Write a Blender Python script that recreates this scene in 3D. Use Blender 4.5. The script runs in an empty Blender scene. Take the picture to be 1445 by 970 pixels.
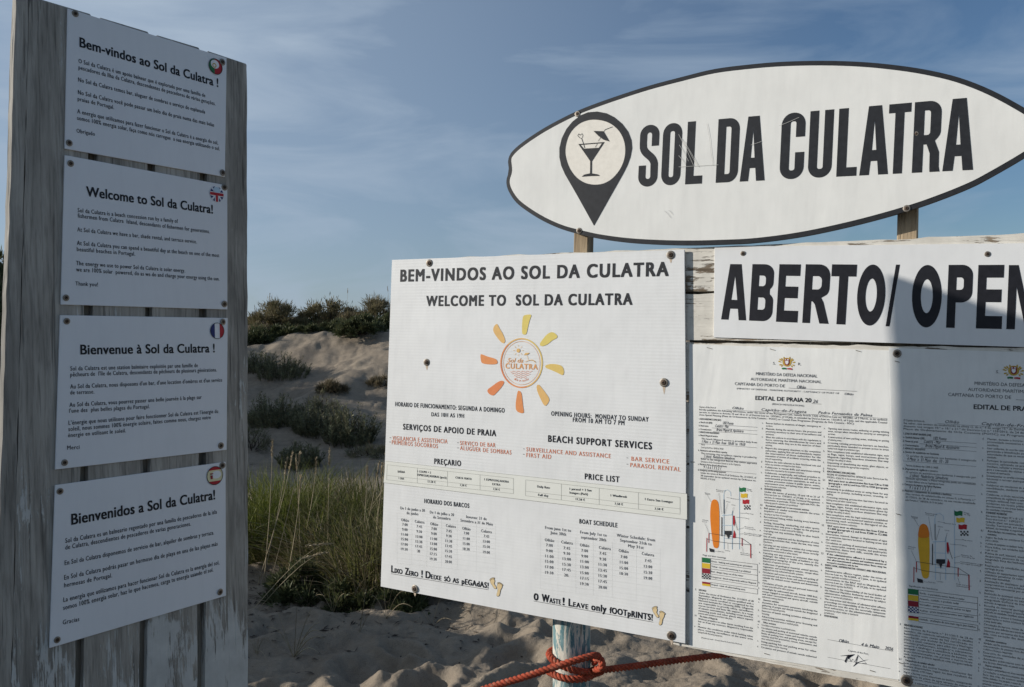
import bpy, bmesh, math, random
import numpy as np
from mathutils import Vector, Matrix
from mathutils.geometry import tessellate_polygon

random.seed(7)
rng = np.random.default_rng(11)
scene = bpy.context.scene
COL = scene.collection
R = math.radians

# ------------------------------------------------------------------ camera, sky, sun, exposure
FPX, CX, CY, EYE = 1200.0, 722.5, 485.0, 1.6          # focal length in photo pixels, image centre, eye height
cam_data = bpy.data.cameras.new('camera')
cam_data.sensor_width = 36.0
cam_data.lens = 36.0 * FPX / 1445.0
cam_data.clip_start, cam_data.clip_end = 0.05, 3000
camera = bpy.data.objects.new('camera', cam_data)
COL.objects.link(camera)
camera.location = (0, 0, EYE)
camera.rotation_euler = (R(90), 0, 0)
scene.camera = camera

SUN_TO = Vector((-1.6197, 0.0037, 0.530)).normalized()   # direction towards the sun
SUN_EL = math.asin(SUN_TO.z)
SUN_AZ = math.atan2(SUN_TO.x, SUN_TO.y)                # clockwise from +Y

world = bpy.data.worlds.new('World')
scene.world = world
world.use_nodes = True
wn, wl = world.node_tree.nodes, world.node_tree.links
wn.clear()
sky = wn.new('ShaderNodeTexSky'); sky.sky_type = 'NISHITA'; sky.sun_disc = False
sky.sun_elevation = SUN_EL; sky.sun_rotation = SUN_AZ
sky.altitude = 0; sky.air_density = 1.0; sky.dust_density = 0.7; sky.ozone_density = 4.0
bg = wn.new('ShaderNodeBackground'); bg.inputs['Strength'].default_value = 0.092
wl.new(sky.outputs[0], bg.inputs['Color'])
tc = wn.new('ShaderNodeTexCoord')
mp = wn.new('ShaderNodeMapping'); mp.inputs['Rotation'].default_value = (0, R(12), R(25)); mp.inputs['Scale'].default_value = (1.3, 0.9, 6.0)
nz = wn.new('ShaderNodeTexNoise'); nz.inputs['Scale'].default_value = 2.2; nz.inputs['Detail'].default_value = 9; nz.inputs['Roughness'].default_value = 0.55; nz.inputs['Distortion'].default_value = 0.6
rp = wn.new('ShaderNodeValToRGB'); rp.color_ramp.elements[0].position = 0.44; rp.color_ramp.elements[1].position = 0.74
rp.color_ramp.elements[0].color = (0, 0, 0, 1); rp.color_ramp.elements[1].color = (0.55, 0.55, 0.55, 1)
wl.new(tc.outputs['Generated'], mp.inputs[0]); wl.new(mp.outputs[0], nz.inputs['Vector']); wl.new(nz.outputs['Fac'], rp.inputs[0])
bg2 = wn.new('ShaderNodeBackground'); bg2.inputs['Color'].default_value = (0.37, 0.46, 0.575, 1); bg2.inputs['Strength'].default_value = 1.0
mx = wn.new('ShaderNodeMixShader')
sxyz = wn.new('ShaderNodeSeparateXYZ'); wl.new(tc.outputs['Generated'], sxyz.inputs[0])
hz = wn.new('ShaderNodeMapRange'); hz.interpolation_type = 'SMOOTHSTEP'                       # thin high haze, denser towards the sun
for k_, v_ in (('From Min', 0.60), ('From Max', -0.50), ('To Min', -0.08), ('To Max', 0.62)): hz.inputs[k_].default_value = v_
wl.new(sxyz.outputs[0], hz.inputs[0])
cmul = wn.new('ShaderNodeMath'); cmul.operation = 'MULTIPLY_ADD'; wl.new(rp.outputs[0], cmul.inputs[0]); cmul.inputs[1].default_value = 1.0; wl.new(hz.outputs[0], cmul.inputs[2]); cmul.use_clamp = True
wl.new(cmul.outputs[0], mx.inputs[0]); wl.new(bg.outputs[0], mx.inputs[1]); wl.new(bg2.outputs[0], mx.inputs[2])
wo = wn.new('ShaderNodeOutputWorld'); wl.new(mx.outputs[0], wo.inputs[0])

sun_data = bpy.data.lights.new('sun', 'SUN')
sun_data.energy = 4.7; sun_data.angle = R(0.6); sun_data.color = (1.0, 0.945, 0.865)
sun = bpy.data.objects.new('sun', sun_data); COL.objects.link(sun)
sun.location = (-12, 0, 8)
sun.rotation_euler = (-SUN_TO).to_track_quat('-Z', 'Y').to_euler()

vs = scene.view_settings
vs.view_transform = 'Standard'; vs.look = 'None'; vs.exposure = 0.0; vs.gamma = 1.0; vs.use_curve_mapping = False

# ------------------------------------------------------------------ materials
def nodes_of(name, rough=0.7, spec=0.3):
    m = bpy.data.materials.new(name); m.use_nodes = True
    nt = m.node_tree; b = nt.nodes['Principled BSDF']
    b.inputs['Roughness'].default_value = rough
    b.inputs['Specular IOR Level'].default_value = spec
    return m, nt, b
def N(nt, kind, **kw):
    n = nt.nodes.new(kind)
    for k, v in kw.items(): setattr(n, k, v)
    return n
def coords(nt, scale, rand=0.0, rot=(0, 0, 0)):
    t = N(nt, 'ShaderNodeTexCoord'); out = t.outputs['Object']
    if rand:
        oi = N(nt, 'ShaderNodeObjectInfo'); ml = N(nt, 'ShaderNodeMath', operation='MULTIPLY'); ml.inputs[1].default_value = rand
        nt.links.new(oi.outputs['Random'], ml.inputs[0])
        ad = N(nt, 'ShaderNodeVectorMath', operation='ADD'); nt.links.new(out, ad.inputs[0]); nt.links.new(ml.outputs[0], ad.inputs[1]); out = ad.outputs[0]
    mpn = N(nt, 'ShaderNodeMapping'); mpn.inputs['Scale'].default_value = scale; mpn.inputs['Rotation'].default_value = rot
    nt.links.new(out, mpn.inputs[0])
    return mpn.outputs[0]
def noise(nt, vec, scale, detail=6, rough=0.6, dist=0.0):
    n = N(nt, 'ShaderNodeTexNoise'); n.inputs['Scale'].default_value = scale; n.inputs['Detail'].default_value = detail
    n.inputs['Roughness'].default_value = rough; n.inputs['Distortion'].default_value = dist
    if vec is not None: nt.links.new(vec, n.inputs['Vector'])
    return n.outputs['Fac']
def ramp(nt, fac, stops, interp='LINEAR'):
    r = N(nt, 'ShaderNodeValToRGB'); cr = r.color_ramp; cr.interpolation = interp
    while len(cr.elements) < len(stops): cr.elements.new(0.5)
    for e, (p, c) in zip(cr.elements, stops):
        e.position = p; e.color = (c, c, c, 1) if isinstance(c, (int, float)) else (*c, 1)
    nt.links.new(fac, r.inputs[0]); return r.outputs[0]
def mix(nt, fac, a, b, mode='MIX'):
    m = N(nt, 'ShaderNodeMix', data_type='RGBA', blend_type=mode)
    if isinstance(fac, (int, float)): m.inputs[0].default_value = fac
    else: nt.links.new(fac, m.inputs[0])
    for s, v in ((6, a), (7, b)):
        if isinstance(v, tuple): m.inputs[s].default_value = (*v, 1)
        else: nt.links.new(v, m.inputs[s])
    return m.outputs[2]
def math2(nt, op, a, b):
    m = N(nt, 'ShaderNodeMath', operation=op)
    for i, v in enumerate((a, b)):
        if isinstance(v, (int, float)): m.inputs[i].default_value = v
        else: nt.links.new(v, m.inputs[i])
    return m.outputs[0]
def bump(nt, b, h, strength, dist=0.002, prev=None):
    bn = N(nt, 'ShaderNodeBump'); bn.inputs['Strength'].default_value = strength; bn.inputs['Distance'].default_value = dist
    nt.links.new(h, bn.inputs['Height'])
    if prev is not None: nt.links.new(prev, bn.inputs['Normal'])
    nt.links.new(bn.outputs[0], b.inputs['Normal']); return bn.outputs[0]

def plain(name, col, rough=0.6, spec=0.3, var=0.06):
    m, nt, b = nodes_of(name, rough, spec)
    v = noise(nt, coords(nt, (1, 1, 1)), 60, 4)
    c = ramp(nt, v, [(0.3, tuple(max(0, x * (1 - var)) for x in col)), (0.7, tuple(min(1, x * (1 + var)) for x in col))])
    nt.links.new(c, b.inputs['Base Color']); return m

def wood(name, dark, light, along='z', paint=None, cover=0.5, low_cover=None, fleck=0.5):
    m, nt, b = nodes_of(name, 0.85, 0.15)
    fine = (170, 170, 11) if along == 'z' else (11, 170, 170)
    mid = (22, 22, 2.2) if along == 'z' else (2.2, 22, 22)
    patch = (9, 9, 3.2) if along == 'z' else (3.2, 9, 9)
    g1 = noise(nt, coords(nt, fine, 7.3), 1.0, 5, 0.65, 0.4)
    g2 = noise(nt, coords(nt, mid, 7.3), 1.0, 5, 0.6, 1.2)
    c = ramp(nt, g2, [(0.25, dark), (0.72, light)])
    c = mix(nt, 1.0, c, ramp(nt, g1, [(0.28, 0.58), (0.50, 0.96), (0.75, 1.12)]), 'MULTIPLY')
    cr = ramp(nt, noise(nt, coords(nt, (120, 120, 4.5) if along == 'z' else (4.5, 120, 120), 3.1), 1.0, 3, 0.5), [(0.60, 0.0), (0.69, 1.0)])
    c = mix(nt, math2(nt, 'MULTIPLY', cr, fleck), c, tuple(x * 0.28 for x in dark))
    st = noise(nt, coords(nt, (7, 7, 2.2) if along == 'z' else (2.2, 7, 7), 4.4), 1.0, 5, 0.6, .5)
    c = mix(nt, 1.0, c, ramp(nt, st, [(0.30, 0.62), (0.52, 1.0), (0.75, 1.12)]), 'MULTIPLY')
    h = math2(nt, 'SUBTRACT', g1, math2(nt, 'MULTIPLY', cr, 0.8))
    if paint:
        p1 = noise(nt, coords(nt, patch, 5.0), 1.0, 9, 0.68, 0.8)
        p = math2(nt, 'ADD', p1, math2(nt, 'MULTIPLY', math2(nt, 'SUBTRACT', g1, 0.5), 0.55))
        p = math2(nt, 'ADD', p, math2(nt, 'MULTIPLY', math2(nt, 'SUBTRACT', g2, 0.5), 0.25))
        if low_cover:                                   # paint survives low down on the board (z above, z below)
            tcz = N(nt, 'ShaderNodeTexCoord'); sx = N(nt, 'ShaderNodeSeparateXYZ'); nt.links.new(tcz.outputs['Object'], sx.inputs[0])
            mr = N(nt, 'ShaderNodeMapRange'); mr.inputs['From Min'].default_value = low_cover[0]; mr.inputs['From Max'].default_value = low_cover[1]
            mr.inputs['To Min'].default_value = -low_cover[2]; mr.inputs['To Max'].default_value = low_cover[3]
            nt.links.new(sx.outputs[2], mr.inputs[0]); p = math2(nt, 'ADD', p, mr.outputs[0])
        pm = ramp(nt, p, [(1 - cover - 0.012, 0.0), (1 - cover + 0.02, 1.0)])
        pc = mix(nt, 1.0, paint, ramp(nt, noise(nt, coords(nt, (20, 20, 20)), 1.0, 6), [(0.3, 0.80), (0.7, 1.05)]), 'MULTIPLY')
        c = mix(nt, pm, c, pc)
        h = math2(nt, 'ADD', math2(nt, 'MULTIPLY', h, 0.6), math2(nt, 'MULTIPLY', pm, 0.6))
    nt.links.new(c, b.inputs['Base Color'])
    bump(nt, b, h, 0.75, 0.0022)
    return m

def sheet_white(name, col, flute=0.0, dirt=0.05, wrinkle=0.0, rough=0.5):
    m, nt, b = nodes_of(name, rough, 0.35)
    v = noise(nt, coords(nt, (1, 1, 1), 3.0), 7, 7, 0.6)
    v2 = noise(nt, coords(nt, (30, 30, 5), 2.0), 2.0, 5, 0.6)
    c = mix(nt, 1.0, col, ramp(nt, v, [(0.30, 1 - dirt), (0.65, 1.0)]), 'MULTIPLY')
    c = mix(nt, 1.0, c, ramp(nt, v2, [(0.25, 1 - dirt * 0.7), (0.55, 1.0)]), 'MULTIPLY')
    prev = None
    if flute:
        t = N(nt, 'ShaderNodeTexCoord'); s = N(nt, 'ShaderNodeSeparateXYZ'); nt.links.new(t.outputs['Object'], s.inputs[0])
        w = math2(nt, 'SINE', math2(nt, 'MULTIPLY', s.outputs[2], 2 * math.pi / flute), 0)
        fade = ramp(nt, noise(nt, coords(nt, (2, 2, 3)), 1.5, 3), [(0.35, 0.15), (0.65, 1.0)])
        wf = math2(nt, 'MULTIPLY', w, fade)
        k = N(nt, 'ShaderNodeMapRange'); k.inputs['From Min'].default_value = -1; k.inputs['From Max'].default_value = 1; k.inputs['To Min'].default_value = 0.972; k.inputs['To Max'].default_value = 1.0
        nt.links.new(wf, k.inputs[0]); c = mix(nt, 1.0, c, k.outputs[0], 'MULTIPLY')
        prev = bump(nt, b, wf, 0.12, 0.0006)
    if wrinkle:
        a = noise(nt, coords(nt, (9, 9, 1.8), 2.0), 1.0, 3, 0.5, 0.5)
        prev = bump(nt, b, a, wrinkle, 0.012, prev)
    bump(nt, b, noise(nt, coords(nt, (1, 1, 1), 2.0), 5, 3), 0.10, 0.02, prev)
    nt.links.new(c, b.inputs['Base Color']); return m

def foliage(name, cols, trans=0.25, rough=0.6):
    m, nt, b = nodes_of(name, rough, 0.25)
    g = N(nt, 'ShaderNodeNewGeometry')
    k = len(cols)
    c = ramp(nt, g.outputs['Random Per Island'], [(i / (k - 1), cols[i]) for i in range(k)])
    cl = noise(nt, coords(nt, (1, 1, 1), 9.0), 6, 3)
    c = mix(nt, 1.0, c, ramp(nt, cl, [(0.35, 0.62), (0.65, 1.25)]), 'MULTIPLY')
    nt.links.new(c, b.inputs['Base Color'])
    tr = N(nt, 'ShaderNodeBsdfTranslucent'); nt.links.new(c, tr.inputs[0])
    ms = N(nt, 'ShaderNodeMixShader'); ms.inputs[0].default_value = trans
    out = nt.nodes['Material Output']
    nt.links.new(b.outputs[0], ms.inputs[1]); nt.links.new(tr.outputs[0], ms.inputs[2]); nt.links.new(ms.outputs[0], out.inputs[0])
    return m

M = {}
M['grey_wood'] = wood('weathered_grey_wood', (0.235, 0.220, 0.195), (0.46, 0.435, 0.39), 'z', (0.53, 0.535, 0.515), 0.345, (1.18, 0.72, 0.0, 0.29), 0.6)
M['batten_wood'] = wood('batten_wood', (0.17, 0.15, 0.12), (0.34, 0.30, 0.245), 'z', (0.42, 0.42, 0.39), 0.36, None, 0.5)
M['white_plank'] = wood('flaking_white_paint', (0.17, 0.13, 0.09), (0.42, 0.33, 0.24), 'x', (0.72, 0.68, 0.60), 0.61, None, 0.6)
M['post_wood'] = wood('bare_post_wood', (0.34, 0.25, 0.16), (0.58, 0.46, 0.31), 'z', None, 0, None, 0.35)
M['white'] = sheet_white('white_plastic', (0.76, 0.76, 0.75), 0, 0.05)
M['sign_white'] = sheet_white('sign_plastic', (0.74, 0.75, 0.77), 0, 0.04, 0, 0.42)
M['fluted'] = sheet_white('fluted_plastic', (0.80, 0.80, 0.785), 0.0098, 0.07)
M['paper'] = sheet_white('stapled_sheet', (0.82, 0.815, 0.78), 0, 0.09, 0.26)
M['cream'] = sheet_white('cream_strip', (0.78, 0.78, 0.715), 0, 0.03)
M['oval_white'] = sheet_white('oval_board_paint', (0.81, 0.80, 0.755), 0, 0.07, 0.09, 0.36)
M['oval_cream'] = plain('pin_cream', (0.80, 0.755, 0.67))
M['black'] = plain('black_print', (0.012, 0.012, 0.016), 0.5, 0.3, 0.3)
M['char'] = plain('charcoal_vinyl', (0.022, 0.023, 0.026), 0.5, 0.3, 0.25)
M['ink'] = plain('dark_ink', (0.035, 0.036, 0.04), 0.6, 0.2)
M['grey_ink'] = plain('grey_ink', (0.12, 0.12, 0.125), 0.6, 0.2)
M['pen'] = plain('pen_ink', (0.02, 0.022, 0.035), 0.6, 0.2)
M['orange_text'] = plain('orange_text', (0.70, 0.24, 0.12))
for i, c in enumerate([(0.74, 0.24, 0.09), (0.76, 0.29, 0.10), (0.76, 0.37, 0.13), (0.76, 0.47, 0.17), (0.74, 0.53, 0.16), (0.74, 0.59, 0.16)]):
    M['ray%d' % i] = plain('sun_ray_tone', c)
M['red'] = plain('red_print', (0.42, 0.02, 0.03)); M['navy'] = plain('navy_print', (0.02, 0.03, 0.14)); M['green'] = plain('green_print', (0.02, 0.16, 0.06))
M['yellow'] = plain('yellow_print', (0.72, 0.48, 0.04)); M['pale_yellow'] = plain('pale_yellow_print', (0.72, 0.66, 0.40)); M['gold'] = plain('gold_print', (0.50, 0.33, 0.06)); M['orange'] = plain('orange_print', (0.75, 0.22, 0.02))
M['maroon'] = plain('maroon_print', (0.27, 0.02, 0.035)); M['pale_blue'] = plain('pale_blue_print', (0.45, 0.58, 0.68)); M['flag_white'] = plain('white_print', (0.76, 0.76, 0.77)); M['skin'] = plain('footprint_tan', (0.72, 0.55, 0.30)); M['amber'] = plain('amber_print', (0.75, 0.42, 0.03))
def metal(name, col, rough):
    m, nt, b = nodes_of(name, rough, 0.5); b.inputs['Metallic'].default_value = 0.6
    v = noise(nt, coords(nt, (1, 1, 1), 5), 220, 4)
    nt.links.new(ramp(nt, v, [(0.35, tuple(x * 0.45 for x in col)), (0.65, col)]), b.inputs['Base Color']); return m
M['washer'] = metal('dull_washer', (0.34, 0.30, 0.25), 0.5); M['screw'] = metal('rusty_screw', (0.12, 0.08, 0.055), 0.6); M['staple'] = metal('staple_steel', (0.30, 0.28, 0.25), 0.5)
M['socket'] = plain('dark_socket', (0.012, 0.01, 0.009), 0.8)

# ------------------------------------------------------------------ object helpers
def link(name, me, mat=None, parent=None, smooth=False):
    o = bpy.data.objects.new(name, me); COL.objects.link(o)
    for m in (mat if isinstance(mat, (list, tuple)) else [mat]):
        if m is not None: me.materials.append(m)
    if parent is not None: o.parent = parent
    if smooth: me.polygons.foreach_set('use_smooth', [True] * len(me.polygons))
    return o
def tag(o, label=None, cat=None, group=None, kind=None):
    if label: o['label'] = label
    if cat: o['category'] = cat
    if group: o['group'] = group
    if kind: o['kind'] = kind
    return o
def mesh(name, V, F):
    me = bpy.data.meshes.new(name); me.from_pydata([tuple(v) for v in V], [], [tuple(f) for f in F]); me.update(); return me

class Plane:
    """A vertical board plane in the world: u along the board, w away from its face, v up."""
    def __init__(s, n, u, d):
        s.w = Vector(n).normalized(); u = Vector(u); s.u = (u - u.dot(s.w) * s.w).normalized(); s.v = s.u.cross(s.w)
        s.d = d; s.O = s.w * d                       # relative to the eye
        s.rot = Matrix((s.u, s.w, s.v)).transposed()
    def loc(s, px, py, off=0.0):                     # photo pixel -> (u, v) on the plane shifted by off
        r = Vector(((px - CX) / FPX, 1.0, -(py - CY) / FPX)); p = r * ((s.d + off) / s.w.dot(r))
        q = p - s.O; return (q.dot(s.u), q.dot(s.v))
    def world(s, u, v, off=0.0): return s.O + s.u * u + s.v * v + s.w * off + Vector((0, 0, EYE))
    def depth(s, px, py=485): r = Vector(((px - CX) / FPX, 1.0, -(py - CY) / FPX)); return s.d / s.w.dot(r)

class Thing:
    """An Empty on a board plane whose parts are drawn in the board's own (u, v) metres."""
    def __init__(s, P, name, label, cat, base_px, base_off=0.0, group=None):
        s.P = P; s.o = P.loc(*base_px, base_off); s.off = base_off; s.du = s.dv = 0.0
        s.root = bpy.data.objects.new(name, None); COL.objects.link(s.root); s.root.empty_display_size = 0.05
        s.root.matrix_world = Matrix.Translation(P.world(*s.o, base_off)) @ P.rot.to_4x4()
        tag(s.root, label, cat, group)
    def at(s, px, py, off=None):
        u, v = s.P.loc(px, py, s.off if off is None else off); return (u + s.du - s.o[0], v + s.dv - s.o[1])
    def prism(s, name, pts, y0, y1, mat, bevel=0.0, parent=None, holes=(), seg=1):
        """pts in local (u,v); front face at y0, back at y1 (y measured from the plane, away from the viewer)."""
        bm = bmesh.new(); y0 -= s.off; y1 -= s.off
        a = [bm.verts.new((p[0], y0, p[1])) for p in pts]; b = [bm.verts.new((p[0], y1, p[1])) for p in pts]
        n = len(pts)
        area = sum(pts[i][0] * pts[(i + 1) % n][1] - pts[(i + 1) % n][0] * pts[i][1] for i in range(n))
        if area < 0: a.reverse(); b.reverse()
        bm.faces.new(a); bm.faces.new(b[::-1])
        for i in range(n): bm.faces.new((a[(i + 1) % n], a[i], b[i], b[(i + 1) % n]))
        if bevel: bmesh.ops.bevel(bm, geom=[e for e in bm.edges], offset=bevel, segments=seg, affect='EDGES', profile=0.6)
        bmesh.ops.recalc_face_normals(bm, faces=bm.faces)
        me = bpy.data.meshes.new(name); bm.to_mesh(me); bm.free()
        return link(name, me, mat, parent or s.root)
    def flats(s, name, polys, mat, lift=0.0005, parent=None):
        """flat printed shapes: polys = [(outer, [holes]), ...] in local (u,v)."""
        V, F = [], []
        for i, (outer, holes) in enumerate(polys):
            lists = [[Vector((p[0], p[1], 0)) for p in outer]] + [[Vector((p[0], p[1], 0)) for p in h] for h in holes]
            flat = [p for l in lists for p in l]; base = len(V); y = -lift - (i % 6) * 0.00004
            V += [(p.x, y, p.y) for p in flat]
            for t in tessellate_polygon(lists):
                A, B, C = (flat[k] for k in t)
                cr = (B - A).cross(C - A).z
                F.append([base + k for k in (t if cr > 0 else t[::-1])])
        return link(name, mesh(name, V, F), mat, parent or s.root)
    def px(s, pts, off=None): return [s.at(x, y, off) for x, y in pts]

def thick(path, w):
    """polygon around a polyline of width w"""
    L, Rr = [], []
    n = len(path)
    for i in range(n):
        a = Vector(path[max(i - 1, 0)]); b = Vector(path[min(i + 1, n - 1)]); d = (b - a)
        d = d.normalized() if d.length > 1e-9 else Vector((1, 0)); k = 1.0
        if 0 < i < n - 1:
            d0 = (Vector(path[i]) - a).normalized(); k = 1 / max(0.5, d0.dot(d))
        nn = Vector((-d.y, d.x)) * (w / 2 * k); p = Vector(path[i]); L.append(tuple(p + nn)); Rr.append(tuple(p - nn))
    return L + Rr[::-1]
def ellipse(c, rx, ry, n=40): return [(c[0] + rx * math.cos(2 * math.pi * i / n), c[1] + ry * math.sin(2 * math.pi * i / n)) for i in range(n)]
def arc(c, rx, ry, a0, a1, n=10): return [(c[0] + rx * math.cos(R(a0 + (a1 - a0) * i / n)), c[1] + ry * math.sin(R(a0 + (a1 - a0) * i / n))) for i in range(n + 1)]
def smooth_closed(pts, k=4):
    out = []; n = len(pts)
    for i in range(n):
        p0, p1, p2, p3 = (Vector(pts[(i + j - 1) % n]) for j in range(4))
        for j in range(k):
            t = j / k
            out.append(tuple(0.5 * ((2 * p1) + (p2 - p0) * t + (2 * p0 - 5 * p1 + 4 * p2 - p3) * t * t + (3 * p1 - p0 - 3 * p2 + p3) * t ** 3)))
    return out

# ---- printed text: queued, evaluated once, merged into one mesh per part
TEXTS = []
def text(T, part, mat, s, p0, p1, cap, bold=0.0, res=2, parent=None, lift=0.0005, raw=False, shear=0.0, sp=1.0):
    """baseline from p0 to p1; photo pixels, or board metres when raw; cap = capital height in the same unit"""
    if not raw:
        mid = ((p0[0] + p1[0]) / 2, (p0[1] + p1[1]) / 2)
        a = T.at(*mid); b = T.at(mid[0], mid[1] - cap); cap = abs(b[1] - a[1])
        p0, p1 = T.at(*p0), T.at(*p1)
    TEXTS.append((T, part, mat, s, p0, p1, cap, bold, res, parent, lift, shear, sp))
def flush_texts():
    cap_h = None; obs = []
    tmp = bpy.data.collections.new('tmp'); COL.children.link(tmp)
    def mk(s, bold, res, shear, sp=1.0):
        c = bpy.data.curves.new('tmp', 'FONT'); c.body = s; c.size = 1.0; c.offset = 0.0; c.resolution_u = res; c.fill_mode = 'FRONT'; c.shear = shear; c.space_character = sp
        o = bpy.data.objects.new('tmp', c); tmp.objects.link(o); return o
    ref = mk('H', 0, 2, 0)
    for t in TEXTS: obs.append(mk(t[3], t[7], t[8], t[11], t[12]))
    dg = bpy.context.evaluated_depsgraph_get(); dg.update()
    def grab(o):
        me = o.evaluated_get(dg).to_mesh()
        co = np.empty(len(me.vertices) * 3); me.vertices.foreach_get('co', co); co = co.reshape(-1, 3)
        fs = [tuple(p.vertices) for p in me.polygons]; o.evaluated_get(dg).to_mesh_clear(); return co, fs
    cap_h = np.ptp(grab(ref)[0][:, 1])
    groups = {}
    for t, o in zip(TEXTS, obs):
        T, part, mat, s, p0, p1, cap, bold, res, parent, lift, shear, sp = t
        co, fs = grab(o)
        if not len(co): continue
        x0, x1 = co[:, 0].min(), co[:, 0].max()
        d = np.array(p1) - np.array(p0); L = np.hypot(*d); d = d / L; nn = np.array((-d[1], d[0]))
        X = (co[:, 0] - x0) / (x1 - x0) * L; Y = co[:, 1] * cap / cap_h
        em = cap / cap_h; bx = bold * em
        strikes = [(0, 0)] if bold <= 0 else [(-bx, 0), (bx, 0)] if res <= 2 else [(-bx, -bx * .6), (bx, -bx * .6), (-bx, bx * .6), (bx, bx * .6)]
        key = s if part in ('heading', 'handwriting') else ''
        if part == 'motto' or part in ('service_list', 'price_table', 'boat_times', 'opening_hours'): key = p0[0] > 0
        g = groups.setdefault((T.root.name, part, mat, key), [T, parent, [], [], 0])
        for k, (sx, sy) in enumerate(strikes):
            V = np.empty((len(co), 3)); V[:, 0] = p0[0] + (X + sx) * d[0] + (Y + sy) * nn[0]; V[:, 2] = p0[1] + (X + sx) * d[1] + (Y + sy) * nn[1]; V[:, 1] = -lift - k * 0.00004
            g[3] += [tuple(i + g[4] for i in f) for f in fs]; g[2].append(V); g[4] += len(V)
    for (rn, part, mat, pn), (T, parent, Vs, fs, n) in groups.items():
        me = mesh(part, np.concatenate(Vs), fs); link(part, me, M[mat], parent or T.root)
    for o in obs + [ref]:
        c = o.data; bpy.data.objects.remove(o); bpy.data.curves.remove(c)
    COL.children.unlink(tmp); bpy.data.collections.remove(tmp)

# ---- screws: washer, dome head, dark socket
def lathe(prof, n=20):
    V, F = [], []
    for r, y in prof:
        for i in range(n): a = 2 * math.pi * i / n; V.append((r * math.cos(a), y, r * math.sin(a)))
    for k in range(len(prof) - 1):
        for i in range(n): j = (i + 1) % n; F.append((k * n + i, k * n + j, (k + 1) * n + j, (k + 1) * n + i))
    return V, F
def screw_meshes():
    V, F = lathe([(1.0, 0.0), (1.0, -0.18), (0.92, -0.28), (0.70, -0.34), (0.55, -0.30)]); w = mesh('washer', V, F); w.materials.append(M['washer'])
    V, F = lathe([(0.60, -0.28), (0.56, -0.48), (0.42, -0.58), (0.25, -0.60)]); h = mesh('screw_head', V, F); h.materials.append(M['screw'])
    V, F = lathe([(0.27, -0.592), (0.22, -0.50), (0.001, -0.45)], 6); k = mesh('socket', V, F); k.materials.append(M['socket'])
    for me in (w, h): me.polygons.foreach_set('use_smooth', [True] * len(me.polygons))
    return w, h, k
SCREW = screw_meshes()
def screw(T, px, py, rpx, washer=True):
    p = T.at(px, py); r = abs(T.at(px, py + rpx)[1] - p[1])
    h = bpy.data.objects.new('screw', SCREW[1]); COL.objects.link(h); h.parent = T.root; h.location = (p[0], -0.0004, p[1]); h.scale = (r, r * .62, r)
    h.rotation_euler = (random.uniform(-.12, .12), random.uniform(0, 6), random.uniform(-.12, .12))
    if not washer: h.scale = (r * 1.6,) * 3
    for nm, me in ([('washer', SCREW[0])] if washer else []) + [('socket', SCREW[2])]:
        c = bpy.data.objects.new(nm, me); COL.objects.link(c); c.parent = h
def staple(T, px, py, lpx=7, tilt=2):
    a, b = T.at(px - lpx / 2, py - tilt / 2), T.at(px + lpx / 2, py + tilt / 2)
    T.prism('staple', thick([a, b], 0.0015), T.off - 0.0016, T.off - 0.0002, M['staple'])

# ------------------------------------------------------------------ the ground: one sheet of sand out to the horizon
def hash2(ix, iy, seed):
    h = (ix * 374761393 + iy * 668265263 + seed * 1442695041) & 0xFFFFFFFF
    h = ((h ^ (h >> 13)) * 1274126177) & 0xFFFFFFFF
    return ((h ^ (h >> 16)) & 0xFFFF) / 65535.0
def vnoise(x, y, seed=0):
    ix, iy = np.floor(x).astype(np.int64), np.floor(y).astype(np.int64); fx, fy = x - ix, y - iy
    fx, fy = fx * fx * fx * (fx * (fx * 6 - 15) + 10), fy * fy * fy * (fy * (fy * 6 - 15) + 10)
    a, b, c, d = hash2(ix, iy, seed), hash2(ix + 1, iy, seed), hash2(ix, iy + 1, seed), hash2(ix + 1, iy + 1, seed)
    return (a + (b - a) * fx) * (1 - fy) + (c + (d - c) * fx) * fy - 0.5
def fbm(x, y, seed=0, o=4, g=0.5):
    s, a = 0, 1.0
    for k in range(o): s = s + a * vnoise(x * 2 ** k + 13.7 * k, y * 2 ** k - 7.1 * k, seed + k); a *= g
    return s
PD = [-60, 6.2, 7.5, 9, 10.5, 12.5, 14, 16, 17.2, 19, 25, 60, 500]
PH = [0, 0.0, .12, .37, .62, 1.05, 1.45, 1.93, 2.08, 1.7, .9, .5, 0]
def sstep(a, b, x): t = np.clip((x - a) / (b - a), 0, 1); return t * t * (3 - 2 * t)
dents = []
for i in range(170):
    dents.append((rng.uniform(-2.6, 1.8), rng.uniform(3.5, 6.6), rng.uniform(0.06, 0.12), rng.uniform(0.022, 0.055), rng.uniform(0, 6.28)))
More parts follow.
